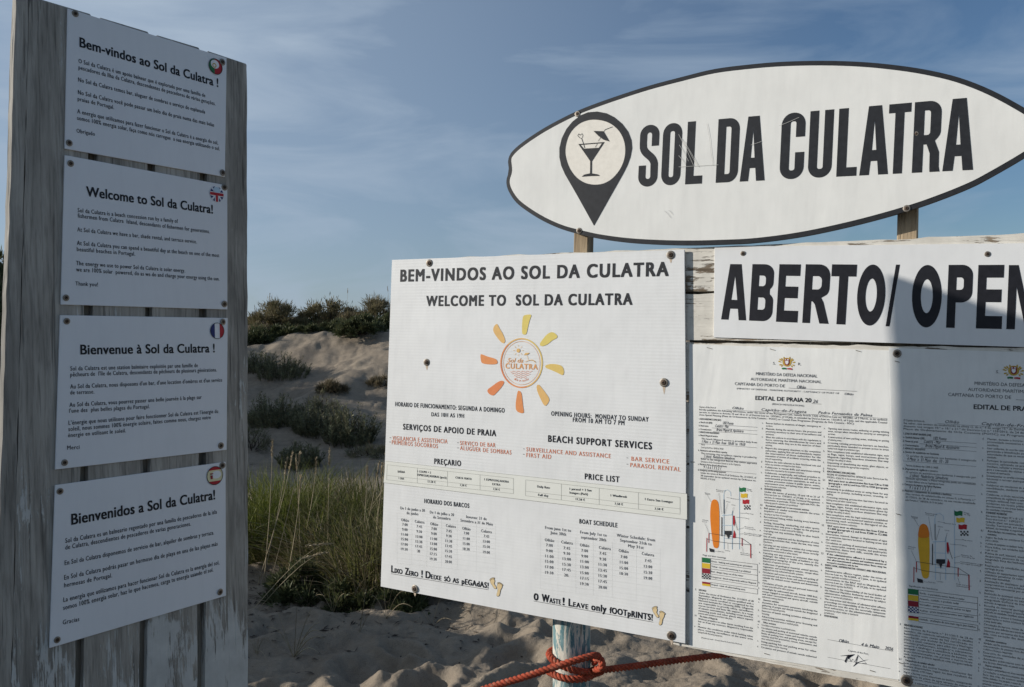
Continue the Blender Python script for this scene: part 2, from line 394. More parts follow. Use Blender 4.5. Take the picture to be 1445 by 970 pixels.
def height(x, y):
    x, y = np.asarray(x, float), np.asarray(y, float)
    z = np.interp(y, PD, PH)
    z = z + np.maximum(2.64 - z, 0) * np.exp(-(np.minimum(x + 10.2, 0) / 6.0) ** 2 - (np.maximum(x + 10.2, 0) / 2.1) ** 2) * sstep(7.0, 8.8, y) * (1 - sstep(16, 20, y))
    z = z + 0.88 * np.exp(-((x + 4.2) / 0.95) ** 2 - ((y - 5.3) / 1.5) ** 2) + 0.75 * np.exp(-((x + 3.9) / 0.85) ** 2 - ((y - 4.35) / 0.55) ** 2)      # hummocks added out of sight behind the tall board to shade the foreground
    z = z + 1.9 * np.exp(-((x + 5.2) / 1.1) ** 2) * (1 - sstep(2.5, 4.5, y)) * sstep(-16, -10, y)   # unseen berm added left of the viewer, shading ground to cut warm bounce
    far = sstep(8, 12, y)
    z = z + 0.16 * fbm(x * 0.55, y * 0.55, 3, 4) * (0.4 + far * 1.3) + far * 0.45 * fbm(x * 0.22 + 3, y * 0.22, 9, 2)
    near = 1 - sstep(7, 11, y)
    z = z + near * (0.10 * np.abs(fbm(x * 1.3, y * 2.4, 21, 3)) + 0.017 * fbm(x * 5.0, y * 8.0, 5, 4, 0.55)) + 0.009 * fbm(x * 18, y * 24, 8, 3, .6) * (near * .8 + .5)
    z = z + far * (0.10 * fbm(x * 1.6, y * 1.6, 31, 3) + 0.05 * np.abs(fbm(x * 4.2, y * 4.2, 33, 3)))
    m = (y > 3.2) & (y < 7.6) & (np.abs(x) < 3.2)
    if m.any():
        xs, ys = x[m], y[m]; dz = np.zeros_like(xs)
        for cx_, cy_, r_, dp, an in dents:
            ex, ey = xs - cx_, ys - cy_; ca, sa = math.cos(an), math.sin(an)
            q = ((ex * ca + ey * sa) / (r_ * 1.7)) ** 2 + ((-ex * sa + ey * ca) / r_) ** 2
            k = q < 9
            dz[k] += dp * (-np.exp(-q[k] * 1.3) + 0.65 * np.exp(-(np.sqrt(q[k]) - 1.45) ** 2 * 5))
        z = z.copy(); z[m] += dz
    return z
def H(x, y): return float(height(np.array([x]), np.array([y]))[0])

def build_sand():
    th = np.concatenate([np.linspace(-180, -38, 50)[:-1], np.linspace(-38, 38, 860), np.linspace(38, 180, 50)[1:]]) * math.pi / 180
    rr = np.concatenate([[0.15], np.geomspace(0.6, 3.4, 16)[:-1], np.geomspace(3.4, 8, 420)[:-1], np.geomspace(8, 20, 200)[:-1], np.geomspace(20, 900, 50)])
    T_, R_ = np.meshgrid(th, rr); X, Y = R_ * np.sin(T_), R_ * np.cos(T_)
    Z = height(X.ravel(), Y.ravel()).reshape(X.shape)
    nr, nt_ = X.shape
    V = np.stack([X, Y, Z], -1).reshape(-1, 3)
    i, j = np.meshgrid(np.arange(nr - 1), np.arange(nt_ - 1), indexing='ij')
    F = np.stack([i * nt_ + j, i * nt_ + j + 1, (i + 1) * nt_ + j + 1, (i + 1) * nt_ + j], -1).reshape(-1, 4)
    me = bpy.data.meshes.new('sand'); me.vertices.add(len(V)); me.vertices.foreach_set('co', V.ravel())
    me.loops.add(F.size); me.loops.foreach_set('vertex_index', F.ravel().astype(np.int32)); me.polygons.add(len(F))
    me.polygons.foreach_set('loop_start', np.arange(0, F.size, 4, dtype=np.int32)); me.update(calc_edges=True)
    me.polygons.foreach_set('use_smooth', [True] * len(F))
    m, nt, b = nodes_of('dune_sand', 0.95, 0.1)
    big = noise(nt, coords(nt, (1, 1, 1)), 0.8, 5); mid_ = noise(nt, coords(nt, (1, 1, 1)), 9, 6, 0.65); fine = noise(nt, coords(nt, (1, 1, 1)), 260, 3, 0.7)
    c = ramp(nt, big, [(0.3, (0.235, 0.193, 0.148)), (0.7, (0.315, 0.262, 0.20))])
    c = mix(nt, 1.0, c, ramp(nt, mid_, [(0.3, 0.78), (0.6, 1.05)]), 'MULTIPLY')
    c = mix(nt, ramp(nt, noise(nt, coords(nt, (1, 1, 1)), 34, 8, 0.75), [(0.60, 0.0), (0.68, 0.55)]), c, (0.11, 0.085, 0.06))
    c = mix(nt, 1.0, c, ramp(nt, fine, [(0.32, 0.70), (0.52, 1.0), (0.7, 1.12)]), 'MULTIPLY')
    nt.links.new(c, b.inputs['Base Color'])
    pv = bump(nt, b, mid_, 0.35, 0.02); pv = bump(nt, b, noise(nt, coords(nt, (1, 1, 1)), 48, 5, 0.7), 0.55, 0.012, pv); bump(nt, b, fine, 0.4, 0.005, pv)
    o = link('sand', me, m); tag(o, kind='structure'); return o
build_sand()

# ------------------------------------------------------------------ the two board planes
PL = Plane((-0.81274, 0.58187, -0.033), (0.58223, 0.81301, 0.00475), 1.756)
PR = Plane((0.48012, 0.87695, -0.02094), (0.87685, -0.48046, -0.01685), 2.331)

# ---- tall weathered board on the left
board = Thing(PL, 'weathered_board', 'tall grey weathered plank board carrying four stacked white notices', 'board', (180, 1560), 0.004)
def lineq(x0, y0, x1, y1): return lambda y: x0 + (x1 - x0) * (y - y0) / (y1 - y0)
def plank(T, name, le, re, ytl, ytr, yb, y0, y1, mat, bevel=0.003, jag=0.0012):
    """plank between two near-vertical photo lines, from its top (left/right y) down to yb"""
    k = 60; L, Rr = [], []
    for i in range(k + 1):
        t = i / k
        yl, yr = ytl + (yb - ytl) * t, ytr + (yb - ytr) * t
        a, b = T.at(le(yl), yl, y0), T.at(re(yr), yr, y0); j = 0.0012; jl = jag + (0.004 if jag > .0012 and abs(yl - 330) < 18 else 0)
        L.append((a[0] + (random.uniform(-j, j) if jag <= .0012 else random.uniform(0, jl)), a[1])); Rr.append((b[0] + random.uniform(-j, j), b[1]))
    return T.prism(name, L + Rr[::-1], y0, y1, mat, bevel)
YB = 1500
e0 = lineq(22, 0, 0, 690); e1 = lineq(41, 0, 15, 970); g1a = lineq(128, 75, 106, 946); g1b = lineq(140, 75, 118, 946)
g2a = lineq(210, 100, 197.5, 895); g2b = lineq(221, 100, 208, 895); g3a = lineq(282.5, 100, 278.6, 890); g3b = lineq(293, 100, 290, 890); e4 = lineq(348.5, 90, 350, 970)
topy = lambda x: 10 + (x - 95) * 0.309
plank(board, 'edge_plank', e0, e1, -14, -7, YB, 0.004, 0.021, M['grey_wood'], 0.0015, 0.002)
plank(board, 'plank', lineq(42, 0, 16, 970), g1a, -6, topy(127), YB, 0.004, 0.018, M['grey_wood'])
plank(board, 'plank', g1b, g2a, topy(141), topy(209), YB, 0.004, 0.0172, M['grey_wood'])
plank(board, 'plank', g2b, g3a, topy(222), topy(281), YB, 0.004, 0.0172, M['grey_wood'])
plank(board, 'plank', g3b, e4, topy(294), 90, YB, 0.004, 0.0195, M['grey_wood'])
for a, b, yt in ((lineq(102, 75, 80, 946), lineq(160, 75, 138, 946), 36), (lineq(188, 100, 175, 895), lineq(240, 100, 227, 895), 62), (lineq(262, 100, 258, 890), lineq(314, 100, 311, 890), 84)):
    plank(board, 'batten', a, b, yt, yt + 9, YB, 0.0198, 0.034, M['batten_wood'])
for y0_, nm in ((150, 'cross_rail'), (640, 'cross_rail'), (1100, 'cross_rail')):
    board.prism(nm, board.px([(40, y0_), (290, y0_ + (451 - y0_) * 0.18), (290, y0_ + 40 + (451 - y0_) * 0.18), (40, y0_ + 46)], 0.05), 0.0345, 0.07, M['batten_wood'], 0.003)

# ---- the four language notices
def language_notice(label, quad, screws, heading, lines, hcap, cap, base):
    T = Thing(PL, 'notice_panel', label, 'notice', base, 0.0, 'white notices in four languages on the tall board')
    T.prism('panel', T.px(quad), 0.0, 0.0035, M['sign_white'], 0.0006)
    for s in screws: screw(T, *s, 4.7)
    text(T, 'heading', 'black', heading[0], heading[1], heading[2], hcap, 0.026, 4, sp=1.04)
    for i, (s, a, b) in enumerate(lines): text(T, 'body_text' if i < len(lines) - 1 else 'closing_words', 'black', s, a, b, cap, 0.014, 2, sp=1.10)
    return T
def roundel(T, c, rv):
    """helper giving a circular flag's centre and radius in board metres"""
    p = T.at(*c); r = abs(T.at(c[0], c[1] + rv)[1] - p[1]); return p, r
def half_disc(c, r, lim, side):
    """disc cut by a vertical ('l','r') or horizontal ('t','b') line at lim"""
    if side == 'l': h = math.degrees(math.acos(lim)); return arc(c, r, r, h, 360 - h, 30)
    if side == 'r': h = math.degrees(math.acos(lim)); return arc(c, r, r, -h, h, 30)
    if side == 't': h = math.degrees(math.asin(lim)); return arc(c, r, r, h, 180 - h, 30)
    h = math.degrees(math.asin(lim)); return arc(c, r, r, 180 - h, 360 + h, 30)

n1 = language_notice('white notice in Portuguese headed Bem-vindos, topmost on the tall grey board', [(95.5, 12), (320, 82), (317.5, 250), (91.5, 210)],
    [(106, 19.5), (313.5, 88), (97.5, 202), (314, 244)], ('Bem-vindos ao Sol da Culatra !', (112.6, 66.3), (307.6, 123)), [
    ('O Sol da Culatra é um apoio balnear que é explorado por uma família de', (110.8, 89), (289.5, 137.6)),
    ('pescadores da Ilha da Culatra, descendentes de pescadores de várias gerações.', (110.8, 98), (303.8, 149.2)),
    ('No Sol da Culatra temos bar, aluguer de sombras e serviço de esplanada', (110.3, 115.3), (289.2, 160.8)),
    ('No Sol da Culatra você pode passar um belo dia de praia numa das mais belas', (110, 133.1), (302, 179.2)),
    ('praias de Portugal.', (109.6, 142.3), (160.8, 154.4)),
    ('A energia que utilizamos para fazer funcionar o Sol da Culatra é a energia do sol,', (109, 160), (307.5, 204.4)),
    ('somos 100% energia solar, faça como nós carregue  a sua energia utilizando o sol.', (108.9, 169.3), (310, 212.8)),
    ('Obrigado', (108, 187.3), (133.8, 192))], 12.4, 5.6, (205, 235))
p, r = roundel(n1, (303.8, 94.3), 10.8)
n1.flats('flag_emblem', [(half_disc(p, r, -0.12, 'l'), [])], M['green'], 0.0008)
n1.flats('flag_emblem', [(half_disc(p, r, -0.12, 'r'), [])], M['red'], 0.0008)
n1.flats('flag_gloss', [(ellipse((p[0] - r * .08, p[1] + r * .28), r * .62, r * .55), [])], M['flag_white'], 0.0012)
n1.flats('flag_crest', [(ellipse((p[0] - r * .18, p[1] + r * .1), r * .3, r * .3), [ellipse((p[0] - r * .18, p[1] + r * .1), r * .18, r * .18)])], M['gold'], 0.0015)
n1.flats('flag_rim', [(ellipse(p, r * 1.03, r * 1.03), [ellipse(p, r * .95, r * .95)])], M['ink'], 0.0018)

n2 = language_notice('white notice in English headed Welcome to, second from the top of the tall board', [(91.5, 219), (321, 262), (321, 437), (86, 430)],
    [(99.5, 231), (316.5, 264.5), (93, 420.5), (316.5, 429.3)], ('Welcome to Sol da Culatra!', (122, 276.8), (300, 301.6)), [
    ('Sol da Culatra is a beach concession run by a family of', (109.6, 299.6), (251, 315)),
    ('fishermen from Culatra  Island, descendants of fishermen for generations.', (109.6, 307.3), (296, 329.5)),
    ('At Sol da Culatra we have a bar, shade rental, and terrace service.', (109, 326.8), (277.4, 343.9)),
    ('At Sol da Culatra you can spend a beautiful day at the beach on one of the most', (108.6, 345.9), (309.3, 363.2)),
    ('beautiful beaches in Portugal.', (108.4, 354.5), (190.5, 361.2)),
    ('The energy we use to power Sol da Culatra is solar energy.', (107.4, 374.3), (261, 384.7)),
    ('we are 100% solar  powered, do as we do and charge your energy using the sun.', (107.4, 383.2), (309.5, 396.3)),
    ('Thank you!', (106.4, 403), (138, 404.5))], 12.6, 5.6, (205, 434))
p, r = roundel(n2, (305.6, 274.3), 11.2)
rel = lambda pts: [(p[0] + x * r, p[1] + y * r) for x, y in pts]
n2.flats('flag_emblem', [(ellipse(p, r, r), [])], M['flag_white'], 0.0006)
tri = []
for sx in (-1, 1):
    for sy in (-1, 1):
        a0 = math.degrees(math.atan2(sy * .92, sx * .38)); 
        tri.append((rel([(sx * .30, sy * .42), (sx * .30, sy * .93), (sx * .56, sy * .80)]), []))
        tri.append((rel([(sx * .46, sy * .28), (sx * .74, sy * .62), (sx * .94, sy * .28)]), []))
n2.flats('flag_field', tri, M['navy'], 0.0010)
n2.flats('flag_cross', [(rel([(-.98, -.17), (.98, -.17), (.98, .17), (-.98, .17)]), []), (rel([(-.16, -.96), (.16, -.96), (.16, -.18), (-.16, -.18)]), [])], M['red'], 0.0013)
n2.flats('flag_gloss', [(ellipse((p[0], p[1] + r * .52), r * .52, r * .36), [])], M['pale_blue'], 0.0016)

n3 = language_notice('white notice in French headed Bienvenue, third from the top of the tall board', [(85, 445), (321.5, 449), (320, 635), (78, 663)],
    [(94, 453.5), (314.5, 454.5), (91, 653), (311.5, 629)], ('Bienvenue à Sol da Culatra !', (113.8, 500.3), (302.6, 497.3)), [
    ('Sol da Culatra est une station balnéaire exploitée par une famille de', (99.2, 523.3), (279, 518.3)),
    ("pêcheurs de  l'île de Culatra, descendants de pêcheurs de plusieurs générations.", (99.2, 531.7), (305.8, 524.5)),
    ("Au Sol da Culatra, nous disposons d'un bar, d'une location d'ombres et d'un service", (99, 548.8), (313.3, 538.9)),
    ('de terrasse.', (99, 557), (132.9, 555.5)),
    ('Au Sol da Culatra, vous pourrez passer une belle journée à la plage sur', (98, 574.5), (284.3, 563.1)),
    ("l'une des  plus belles plages du Portugal.", (97.5, 582.9), (211, 576.3)),
    ("L'énergie que nous utilisons pour faire fonctionner Sol da Culatra est l'énergie du", (96.7, 600), (307.6, 582.9)),
    ('soleil, nous sommes 100% énergie solaire, faites comme nous, chargez votre', (96.5, 608.7), (297.2, 591.6)),
    ('énergie en utilisant le soleil.', (96, 617.3), (177.4, 610.4)),
    ('Merci', (94.7, 634.9), (112, 633.7))], 12.6, 5.7, (205, 650))
p, r = roundel(n3, (306.3, 467.1), 11.2)
n3.flats('flag_emblem', [(ellipse(p, r, r), [])], M['flag_white'], 0.0006)
n3.flats('flag_band', [(half_disc(p, r, -0.36, 'l'), [])], M['navy'], 0.0010)
n3.flats('flag_band', [(half_disc(p, r, 0.36, 'r'), [])], M['red'], 0.0010)
n3.flats('flag_rim', [(ellipse(p, r * 1.02, r * 1.02), [ellipse(p, r * .96, r * .96)])], M['ink'], 0.0014)

n4 = language_notice('white notice in Spanish headed Bienvenidos, lowest on the tall grey board', [(78, 685), (318.5, 652), (319, 841), (70, 915)],
    [(84.5, 693.5), (313.5, 657), (80.5, 903), (310.5, 835.5)], ('Bienvenidos a Sol da Culatra!', (101, 740.7), (303.1, 704.6)), [
    ('Sol da Culatra es un balneario regentado por una familia de pescadores de la isla', (92.2, 766.6), (305.9, 725)),
    ('de Culatra, descendientes de pescadores de varias generaciones.', (92.2, 776), (269, 742)),
    ('En Sol da Culatra disponemos de servicio de bar, alquiler de sombras y terraza.', (91.2, 797.9), (301.8, 754.3)),
    ('En Sol da Culatra podrás pasar un hermoso día de playa en una de las playas más', (90.5, 818.6), (306.9, 770)),
    ('hermosas de Portugal.', (90.5, 829.2), (157.9, 814.9)),
    ('La energía que utilizamos para hacer funcionar Sol da Culatra es la energía del sol,', (89.5, 850), (309.3, 796.5)),
    ('somos 100% energía solar, haz lo que hacemos, carga tu energía usando el sol.', (89.1, 861.2), (300.8, 806.7)),
    ('Gracias', (88.4, 881.6), (111.6, 876.5))], 14, 6.2, (195, 880))
p, r = roundel(n4, (302.8, 671.3), 13)
n4.flats('flag_emblem', [(ellipse(p, r, r), [])], M['pale_yellow'], 0.0006)
n4.flats('flag_band', [(half_disc(p, r, 0.60, 't'), []), (half_disc(p, r, -0.60, 'b'), [])], M['red'], 0.0010)
n4.flats('flag_gloss', [(ellipse((p[0] + r * .2, p[1] + r * .08), r * .6, r * .42), [])], M['flag_white'], 0.0012)
n4.flats('flag_crest', [(rel2, []) for rel2 in ([(p[0] - .62 * r, p[1] + .30 * r), (p[0] - .2 * r, p[1] + .30 * r), (p[0] - .24 * r, p[1] + .16 * r), (p[0] - .56 * r, p[1] + .16 * r)], [(p[0] - .58 * r, p[1] + .06 * r), (p[0] - .26 * r, p[1] + .06 * r), (p[0] - .3 * r, p[1] - .34 * r), (p[0] - .54 * r, p[1] - .34 * r)])], M['maroon'], 0.0016)
n4.flats('flag_rim', [(ellipse(p, r * 1.02, r * 1.02), [ellipse(p, r * .96, r * .96)])], M['ink'], 0.0018)

# ------------------------------------------------------------------ right-hand board of white planks
pb = Thing(PR, 'plank_board', 'board of flaking white horizontal planks behind the opening sign and the notices', 'board', (1000, 930), 0.0)
U0, U1 = pb.at(560, 360)[0], pb.at(1700, 380)[0]; UL = pb.at(957, 600)[0]
def vline(px, pts_y): return [pb.at(px, y)[1] for y in pts_y]
rows = vline(990, [351.5, 411, 414.5, 480, 484, 566, 569, 655, 658, 745, 748, 835, 838, 917.5])
for k in range(7):
    zt, zb = rows[2 * k], rows[2 * k + 1]; ul = U0 if k < 2 else UL
    q = 60; tp, bt = [], []
    for i in range(q + 1):
        u = ul + (U1 - ul) * i / q; jt = 0.0012 * math.sin(u * 37) + random.uniform(-.0014, .0014)
        tp.append((u, zt + (jt + (0.0045 * (u - ul) if k == 0 else 0)))); bt.append((u, zb + random.uniform(-.0008, .0008)))
    pb.prism('plank', tp + bt[::-1], 0.0, 0.026, M['white_plank'], 0.0025)
pb.prism('backing_panel', [(UL + .02, rows[13] + .01), (U1 - .02, rows[13] + .01), (U1 - .02, rows[0] - .012), (U0 + .02, rows[0] - .012), (U0 + .02, rows[3] + .008), (UL + .02, rows[3] + .008)], 0.0265, 0.034, M['batten_wood'])
# ---- glyphs for the heavy lettering, drawn in a w x h box with stem t and bar b
def rr(x0, y0, x1, y1, tl, tr, br, bl, n=8):
    out = []
    for c, rad, a in (((x1, y1), tr, 0), ((x0, y1), tl, 90), ((x0, y0), bl, 180), ((x1, y0), br, 270)):
        rx = min(rad, (x1 - x0) / 2 - 1e-6); ry = min(rad * 1.15, (y1 - y0) / 2 - 1e-6)
        if rad <= 0: out.append(c)
        else: out += arc((c[0] + (rx if c[0] == x0 else -rx), c[1] + (ry if c[1] == y0 else -ry)), rx, ry, a, a + 90, n)
    return out
def glyph(ch, w, h, t, b, rnd=True):
    ri = max(0.4 * w - t * .8, w * .07)
    if ch == 'O':
        if rnd: return [(rr(0, 0, w, h, .48 * w, .48 * w, .48 * w, .48 * w), [rr(t, b, w - t, h - b, ri, ri, ri, ri)])]
        return [(ellipse((w / 2, h / 2), w / 2, h / 2, 56), [ellipse((w / 2, h / 2), w / 2 - t, h / 2 - b * 1.15, 48)])]
    if ch == 'L': return [([(0, 0), (w, 0), (w, b), (t, b), (t, h), (0, h)], [])]
    if ch == 'T': return [([(w / 2 - t / 2, 0), (w / 2 + t / 2, 0), (w / 2 + t / 2, h - b), (w, h - b), (w, h), (0, h), (0, h - b), (w / 2 - t / 2, h - b)], [])]
    if ch == 'E': return [([(0, 0), (w, 0), (w, b), (t, b), (t, h / 2 - b * .42), (w * .94, h / 2 - b * .42), (w * .94, h / 2 + b * .58), (t, h / 2 + b * .58), (t, h - b), (w, h - b), (w, h), (0, h)], [])]
    if ch == 'N': k = t * 1.02; return [([(0, 0), (t * .9, 0), (t * .9, h * .66), (w - k, 0), (w, 0), (w, h), (w - t * .9, h), (w - t * .9, h * .34), (k, h), (0, h)], [])]
    if ch == '/': return [([(0, 0), (w * .38, 0), (w, h), (w * .62, h)], [])]
    if ch == 'A':
        a0, a1 = w * .235, w * .69; lw = t * 1.0; c = w * .46; yb, yt = h * .20, h * .36
        s = a0 / h; s2 = (w - a1) / h
        inn = [(lw + s * yt * .82, yt), (w - lw * 1.03 - s2 * yt * .82, yt), (c, h * .79)]
        return [([(0, 0), (lw, 0), (lw + s * yb * .85, yb), (w - lw - s2 * yb * .85, yb), (w - lw, 0), (w, 0), (a1, h), (a0, h)], [inn])]
    if ch == 'D': r1 = .46 * w; return [(rr(0, 0, w, h, 0, r1, r1, 0), [rr(t, b, w - t, h - b, 0, ri, ri, 0)])]
    if ch == 'U':
        o = [(0, h), (0, .48 * w)] + arc((.48 * w, .52 * w), .48 * w, .52 * w, 180, 270, 8) + arc((w - .48 * w, .52 * w), .48 * w, .52 * w, 270, 360, 8) + [(w, h), (w - t, h)]
        o += arc((w - t - ri, b + ri), ri, ri, 0, -90, 6) + arc((t + ri, b + ri), ri, ri, 270, 180, 6) + [(t, h)]
        return [(o, [])]
    if ch == 'C':
        o = [(w, h * .63)] + arc((.52 * w, h - .52 * w), .48 * w, .52 * w, 0, 90, 8) + arc((.48 * w, h - .52 * w), .48 * w, .52 * w, 90, 180, 8) + arc((.48 * w, .52 * w), .48 * w, .52 * w, 180, 270, 8) + arc((.52 * w, .52 * w), .48 * w, .52 * w, 270, 360, 8) + [(w, h * .40), (w - t, h * .40)]
        o += arc((w - t - ri, b + ri), ri, ri, 0, -90, 6) + arc((t + ri, b + ri), ri, ri, 270, 180, 6) + arc((t + ri, h - b - ri), ri, ri, 180, 90, 6) + arc((w - t - ri, h - b - ri), ri, ri, 90, 0, 6) + [(w - t, h * .63)]
        return [(o, [])]
    if ch == 'S':
        rc = w / 2 - t / 2; cy1, cy0 = h - t * .45 - rc, t * .45 + rc; p = [(w - t / 2, h * .655)] + arc((w / 2, cy1), rc, rc, 0, 180, 14) + [(t / 2, h * .70)]
        for i in range(1, 12):
            k = i / 12; a, c1, c2, d = (t / 2, h * .68), (t / 2, h * .50), (w - t / 2, h * .52), (w - t / 2, h * .32)
            p.append(tuple(a[j] * (1 - k) ** 3 + 3 * c1[j] * k * (1 - k) ** 2 + 3 * c2[j] * k * k * (1 - k) + d[j] * k ** 3 for j in (0, 1)))
        p += arc((w / 2, cy0), rc, rc, 0, -180, 14) + [(t / 2, h * .345)]
        return [(thick(p, t * .97), [])]
    if ch in 'PRB':
        hb = h * (.46 if ch == 'P' else .43 if ch == 'R' else .47); r1 = .44 * w
        hole = rr(t, hb + b * .72, w - t * 1.02, h - b, 0, ri * 1.1, ri * 1.1, 0)
        if ch == 'P':
            o = [(0, 0), (t, 0), (t, hb - b * .28)] + arc((w - r1, hb - b * .28 + r1 * 1.1), r1, r1 * 1.1, -90, 0, 8) + arc((w - r1, h - r1 * 1.1), r1, r1 * 1.1, 0, 90, 8) + [(0, h)]
            return [(o, [hole])]
        if ch == 'R':
            if rnd: leg = [(t, 0), (t, hb - b * .3)] + [(w * .50, hb - b * .3), (w - t * .98, hb - b * 1.3), (w - t * .95, h * .06), (w - t * .92, 0), (w * 1.02, 0), (w * .98, h * .07), (w * .97, hb - b * 1.2), (w * .80, hb + b * .05)]
            else: leg = [(t, 0), (t, hb - b * .3), (w * .36, hb - b * .3), (w * .46, hb - b * .55), (w - t * 1.02, 0), (w * 1.05, 0), (w * .80, hb - b * .35), (w * .70, hb + b * .02)]
            o = [(0, 0)] + leg + arc((w - r1, hb + r1 * .95), r1, r1 * 1.0, -38, 0, 5) + arc((w - r1, h - r1 * 1.1), r1, r1 * 1.1, 0, 90, 8) + [(0, h)]
            return [(o, [hole])]
        r2 = .42 * w
        o = [(0, 0)] + arc((w - r2, r2 * 1.05), r2, r2 * 1.05, -90, 0, 8) + arc((w - r2 * .9, hb + b * .15 - r2 * .9), r2 * .9, r2 * .9, 0, 55, 4) + [(w * .83, hb + b * .22)] + arc((w * .97 - r2 * .9, hb + b * .3 + r2 * .9), r2 * .9, r2 * .9, -50, 0, 4) + arc((w * .97 - r2, h - r2 * 1.0), r2, r2 * 1.0, 0, 90, 8) + [(0, h)]
        return [(o, [rr(t, b, w - t, hb - b * .28, 0, ri, ri, 0), rr(t, hb + b * .72, w * .97 - t, h - b, 0, ri, ri, 0)])]
    return []
def heavy_word(T, part, mat, letters, base, cap, tfrac, bfrac, rnd, lift=0.0009):
    """letters = [(char, left px, right px)]; base(px) gives the baseline y; cap(px) the capital height in px"""
    polys = []
    for ch, x0, x1 in letters:
        a, b_ = T.at(x0, base(x0)), T.at(x1, base(x1)); c = T.at((x0 + x1) / 2, base((x0 + x1) / 2) - cap((x0 + x1) / 2)); m_ = T.at((x0 + x1) / 2, base((x0 + x1) / 2))
        w = math.hypot(b_[0] - a[0], b_[1] - a[1]); h = c[1] - m_[1]; dx, dy = (b_[0] - a[0]) / w, (b_[1] - a[1]) / w
        fx = lambda q: (a[0] + q[0] * dx - q[1] * dy, a[1] + q[0] * dy + q[1] * dx)
        for o, hs in glyph(ch, w, h, tfrac(ch) * w if callable(tfrac) else tfrac, bfrac * h, rnd): polys.append(([fx(q) for q in o], [[fx(q) for q in hh] for hh in hs]))
    return T.flats(part, polys, mat, lift)

# ---- oval surfboard sign
ov = Thing(PR, 'oval_sign', 'long white surfboard shaped sign with black rim and beach bar name above the planks', 'sign', (1040, 344), -0.016)
OUT = [(718, 241.6), (717, 224.6), (723, 213.8), (737, 201.4), (762, 184.4), (786.6, 170.5), (814, 157), (839, 147), (873, 135), (916.4, 121), (963, 108.6), (1009, 97.5), (1060, 91), (1106, 87.3), (1162, 86), (1214.6, 87.6), (1261, 91.8), (1307, 98.6), (1354, 109.8), (1400, 127.8), (1445, 152), (1472, 170), (1487, 187), (1473, 204), (1445, 223), (1400, 249), (1369, 265), (1323, 283.4), (1276.5, 299), (1214.6, 316), (1152.8, 330), (1106, 338), (1060, 343.2), (1027, 344.8), (978, 346), (932, 345.2), (885.5, 342.3), (845, 336.8), (817.5, 330.6), (792.8, 323.8), (768, 312.9), (746.4, 300), (729, 286.5), (719, 272.5), (715, 261.7), (715, 252.4)]
outl = smooth_closed(ov.px(OUT), 4)
ov.prism('rim', outl, -0.016, -0.002, M['char'], 0.0015)
def inset(pts, d):
    out = []; n = len(pts); ar = sum(pts[i][0] * pts[(i + 1) % n][1] - pts[(i + 1) % n][0] * pts[i][1] for i in range(n)); sg = 1 if ar > 0 else -1
    for i in range(n):
        a, b_ = Vector(pts[(i - 2) % n]), Vector(pts[(i + 2) % n]); dd = (b_ - a).normalized(); out.append((pts[i][0] - dd.y * d * sg, pts[i][1] + dd.x * d * sg))
    return out
ov.flats('face', [(inset(outl, 0.0125), [])], M['oval_white'], 0.0007)
blet = [('S', 900, 927.6), ('O', 932.5, 959.7), ('L', 966.8, 990.6), ('D', 1010, 1040.7), ('A', 1043.8, 1079), ('C', 1099.6, 1133.3), ('U', 1139.5, 1173), ('L', 1180, 1208.4), ('A', 1212.4, 1253), ('T', 1250.5, 1282), ('R', 1286.6, 1325), ('A', 1329.6, 1373)]
lb = lambda x: 264 - (x - 900) * 0.0508; lt = lambda x: 178.5 - (x - 900) * 0.0862
heavy_word(ov, 'lettering', M['char'], blet, lb, lambda x: lb(x) - lt(x), lambda c: {'S': .385, 'O': .38, 'L': .48, 'D': .38, 'A': .34, 'C': .38, 'U': .38, 'T': .41, 'R': .38}[c], 0.13, True, 0.0011)
# map pin with a cocktail glass
k_ = 5.392; q = lambda pts: ov.px([(780 + x / k_, 150 + y / k_) for x, y in pts])
pin_out = q([(315, 910), (190, 685), (95, 520), (66, 455), (52, 390), (52, 320), (70, 245), (105, 175), (150, 120), (210, 72), (270, 48), (340, 42), (410, 55), (470, 85), (530, 135), (575, 195), (600, 260), (605, 320), (592, 390), (570, 450), (540, 510), (430, 705)])
pin_in = q([(325, 104), (390, 114), (450, 140), (505, 190), (540, 255), (553, 330), (543, 410), (510, 485), (455, 550), (390, 588), (320, 598), (250, 585), (185, 545), (135, 480), (105, 400), (98, 330), (115, 250), (150, 185), (205, 135), (265, 110)])
def sm(pts, keep): return pts[:keep] + smooth_closed(pts, 3)[keep * 3:] if keep else smooth_closed(pts, 3)
pin_in = smooth_closed(pin_in, 3)
ov.flats('map_pin', [(pin_out, [pin_in])], M['char'], 0.0016)
ov.flats('pin_disc', [(pin_in, [])], M['oval_cream'], 0.0012)
gl = [q([(197, 290), (396, 274), (300, 420), (299, 512), (345, 520), (361, 531), (290, 533), (222, 538), (240, 522), (285, 512), (287, 420)])]
rim_hole = q([(213, 296), (376, 283), (352, 318), (238, 325)])
ov.flats('cocktail_emblem', [(gl[0], [rim_hole]), (thick(q([(245, 320), (233, 280), (222, 250)]), .0016), []), (thick(q([(222, 250), (205, 240), (192, 226), (198, 212), (210, 222), (225, 210), (231, 225), (222, 250)]), .0012), []),
    (q([(312, 190), (388, 192), (434, 270), (390, 258), (352, 230)]), []), (thick(q([(385, 200), (400, 180), (458, 158)]), .0013), []), (thick(q([(368, 238), (346, 268)]), .0012), []), (thick(q([(340, 288), (325, 315)]), .0012), [])], M['char'], 0.0020)
for s in ((815, 161, 4.2), (817.5, 326, 4.4), (1279.5, 294.5, 5.0), (1293, 189, 3.2)): screw(ov, *s)
scr = []
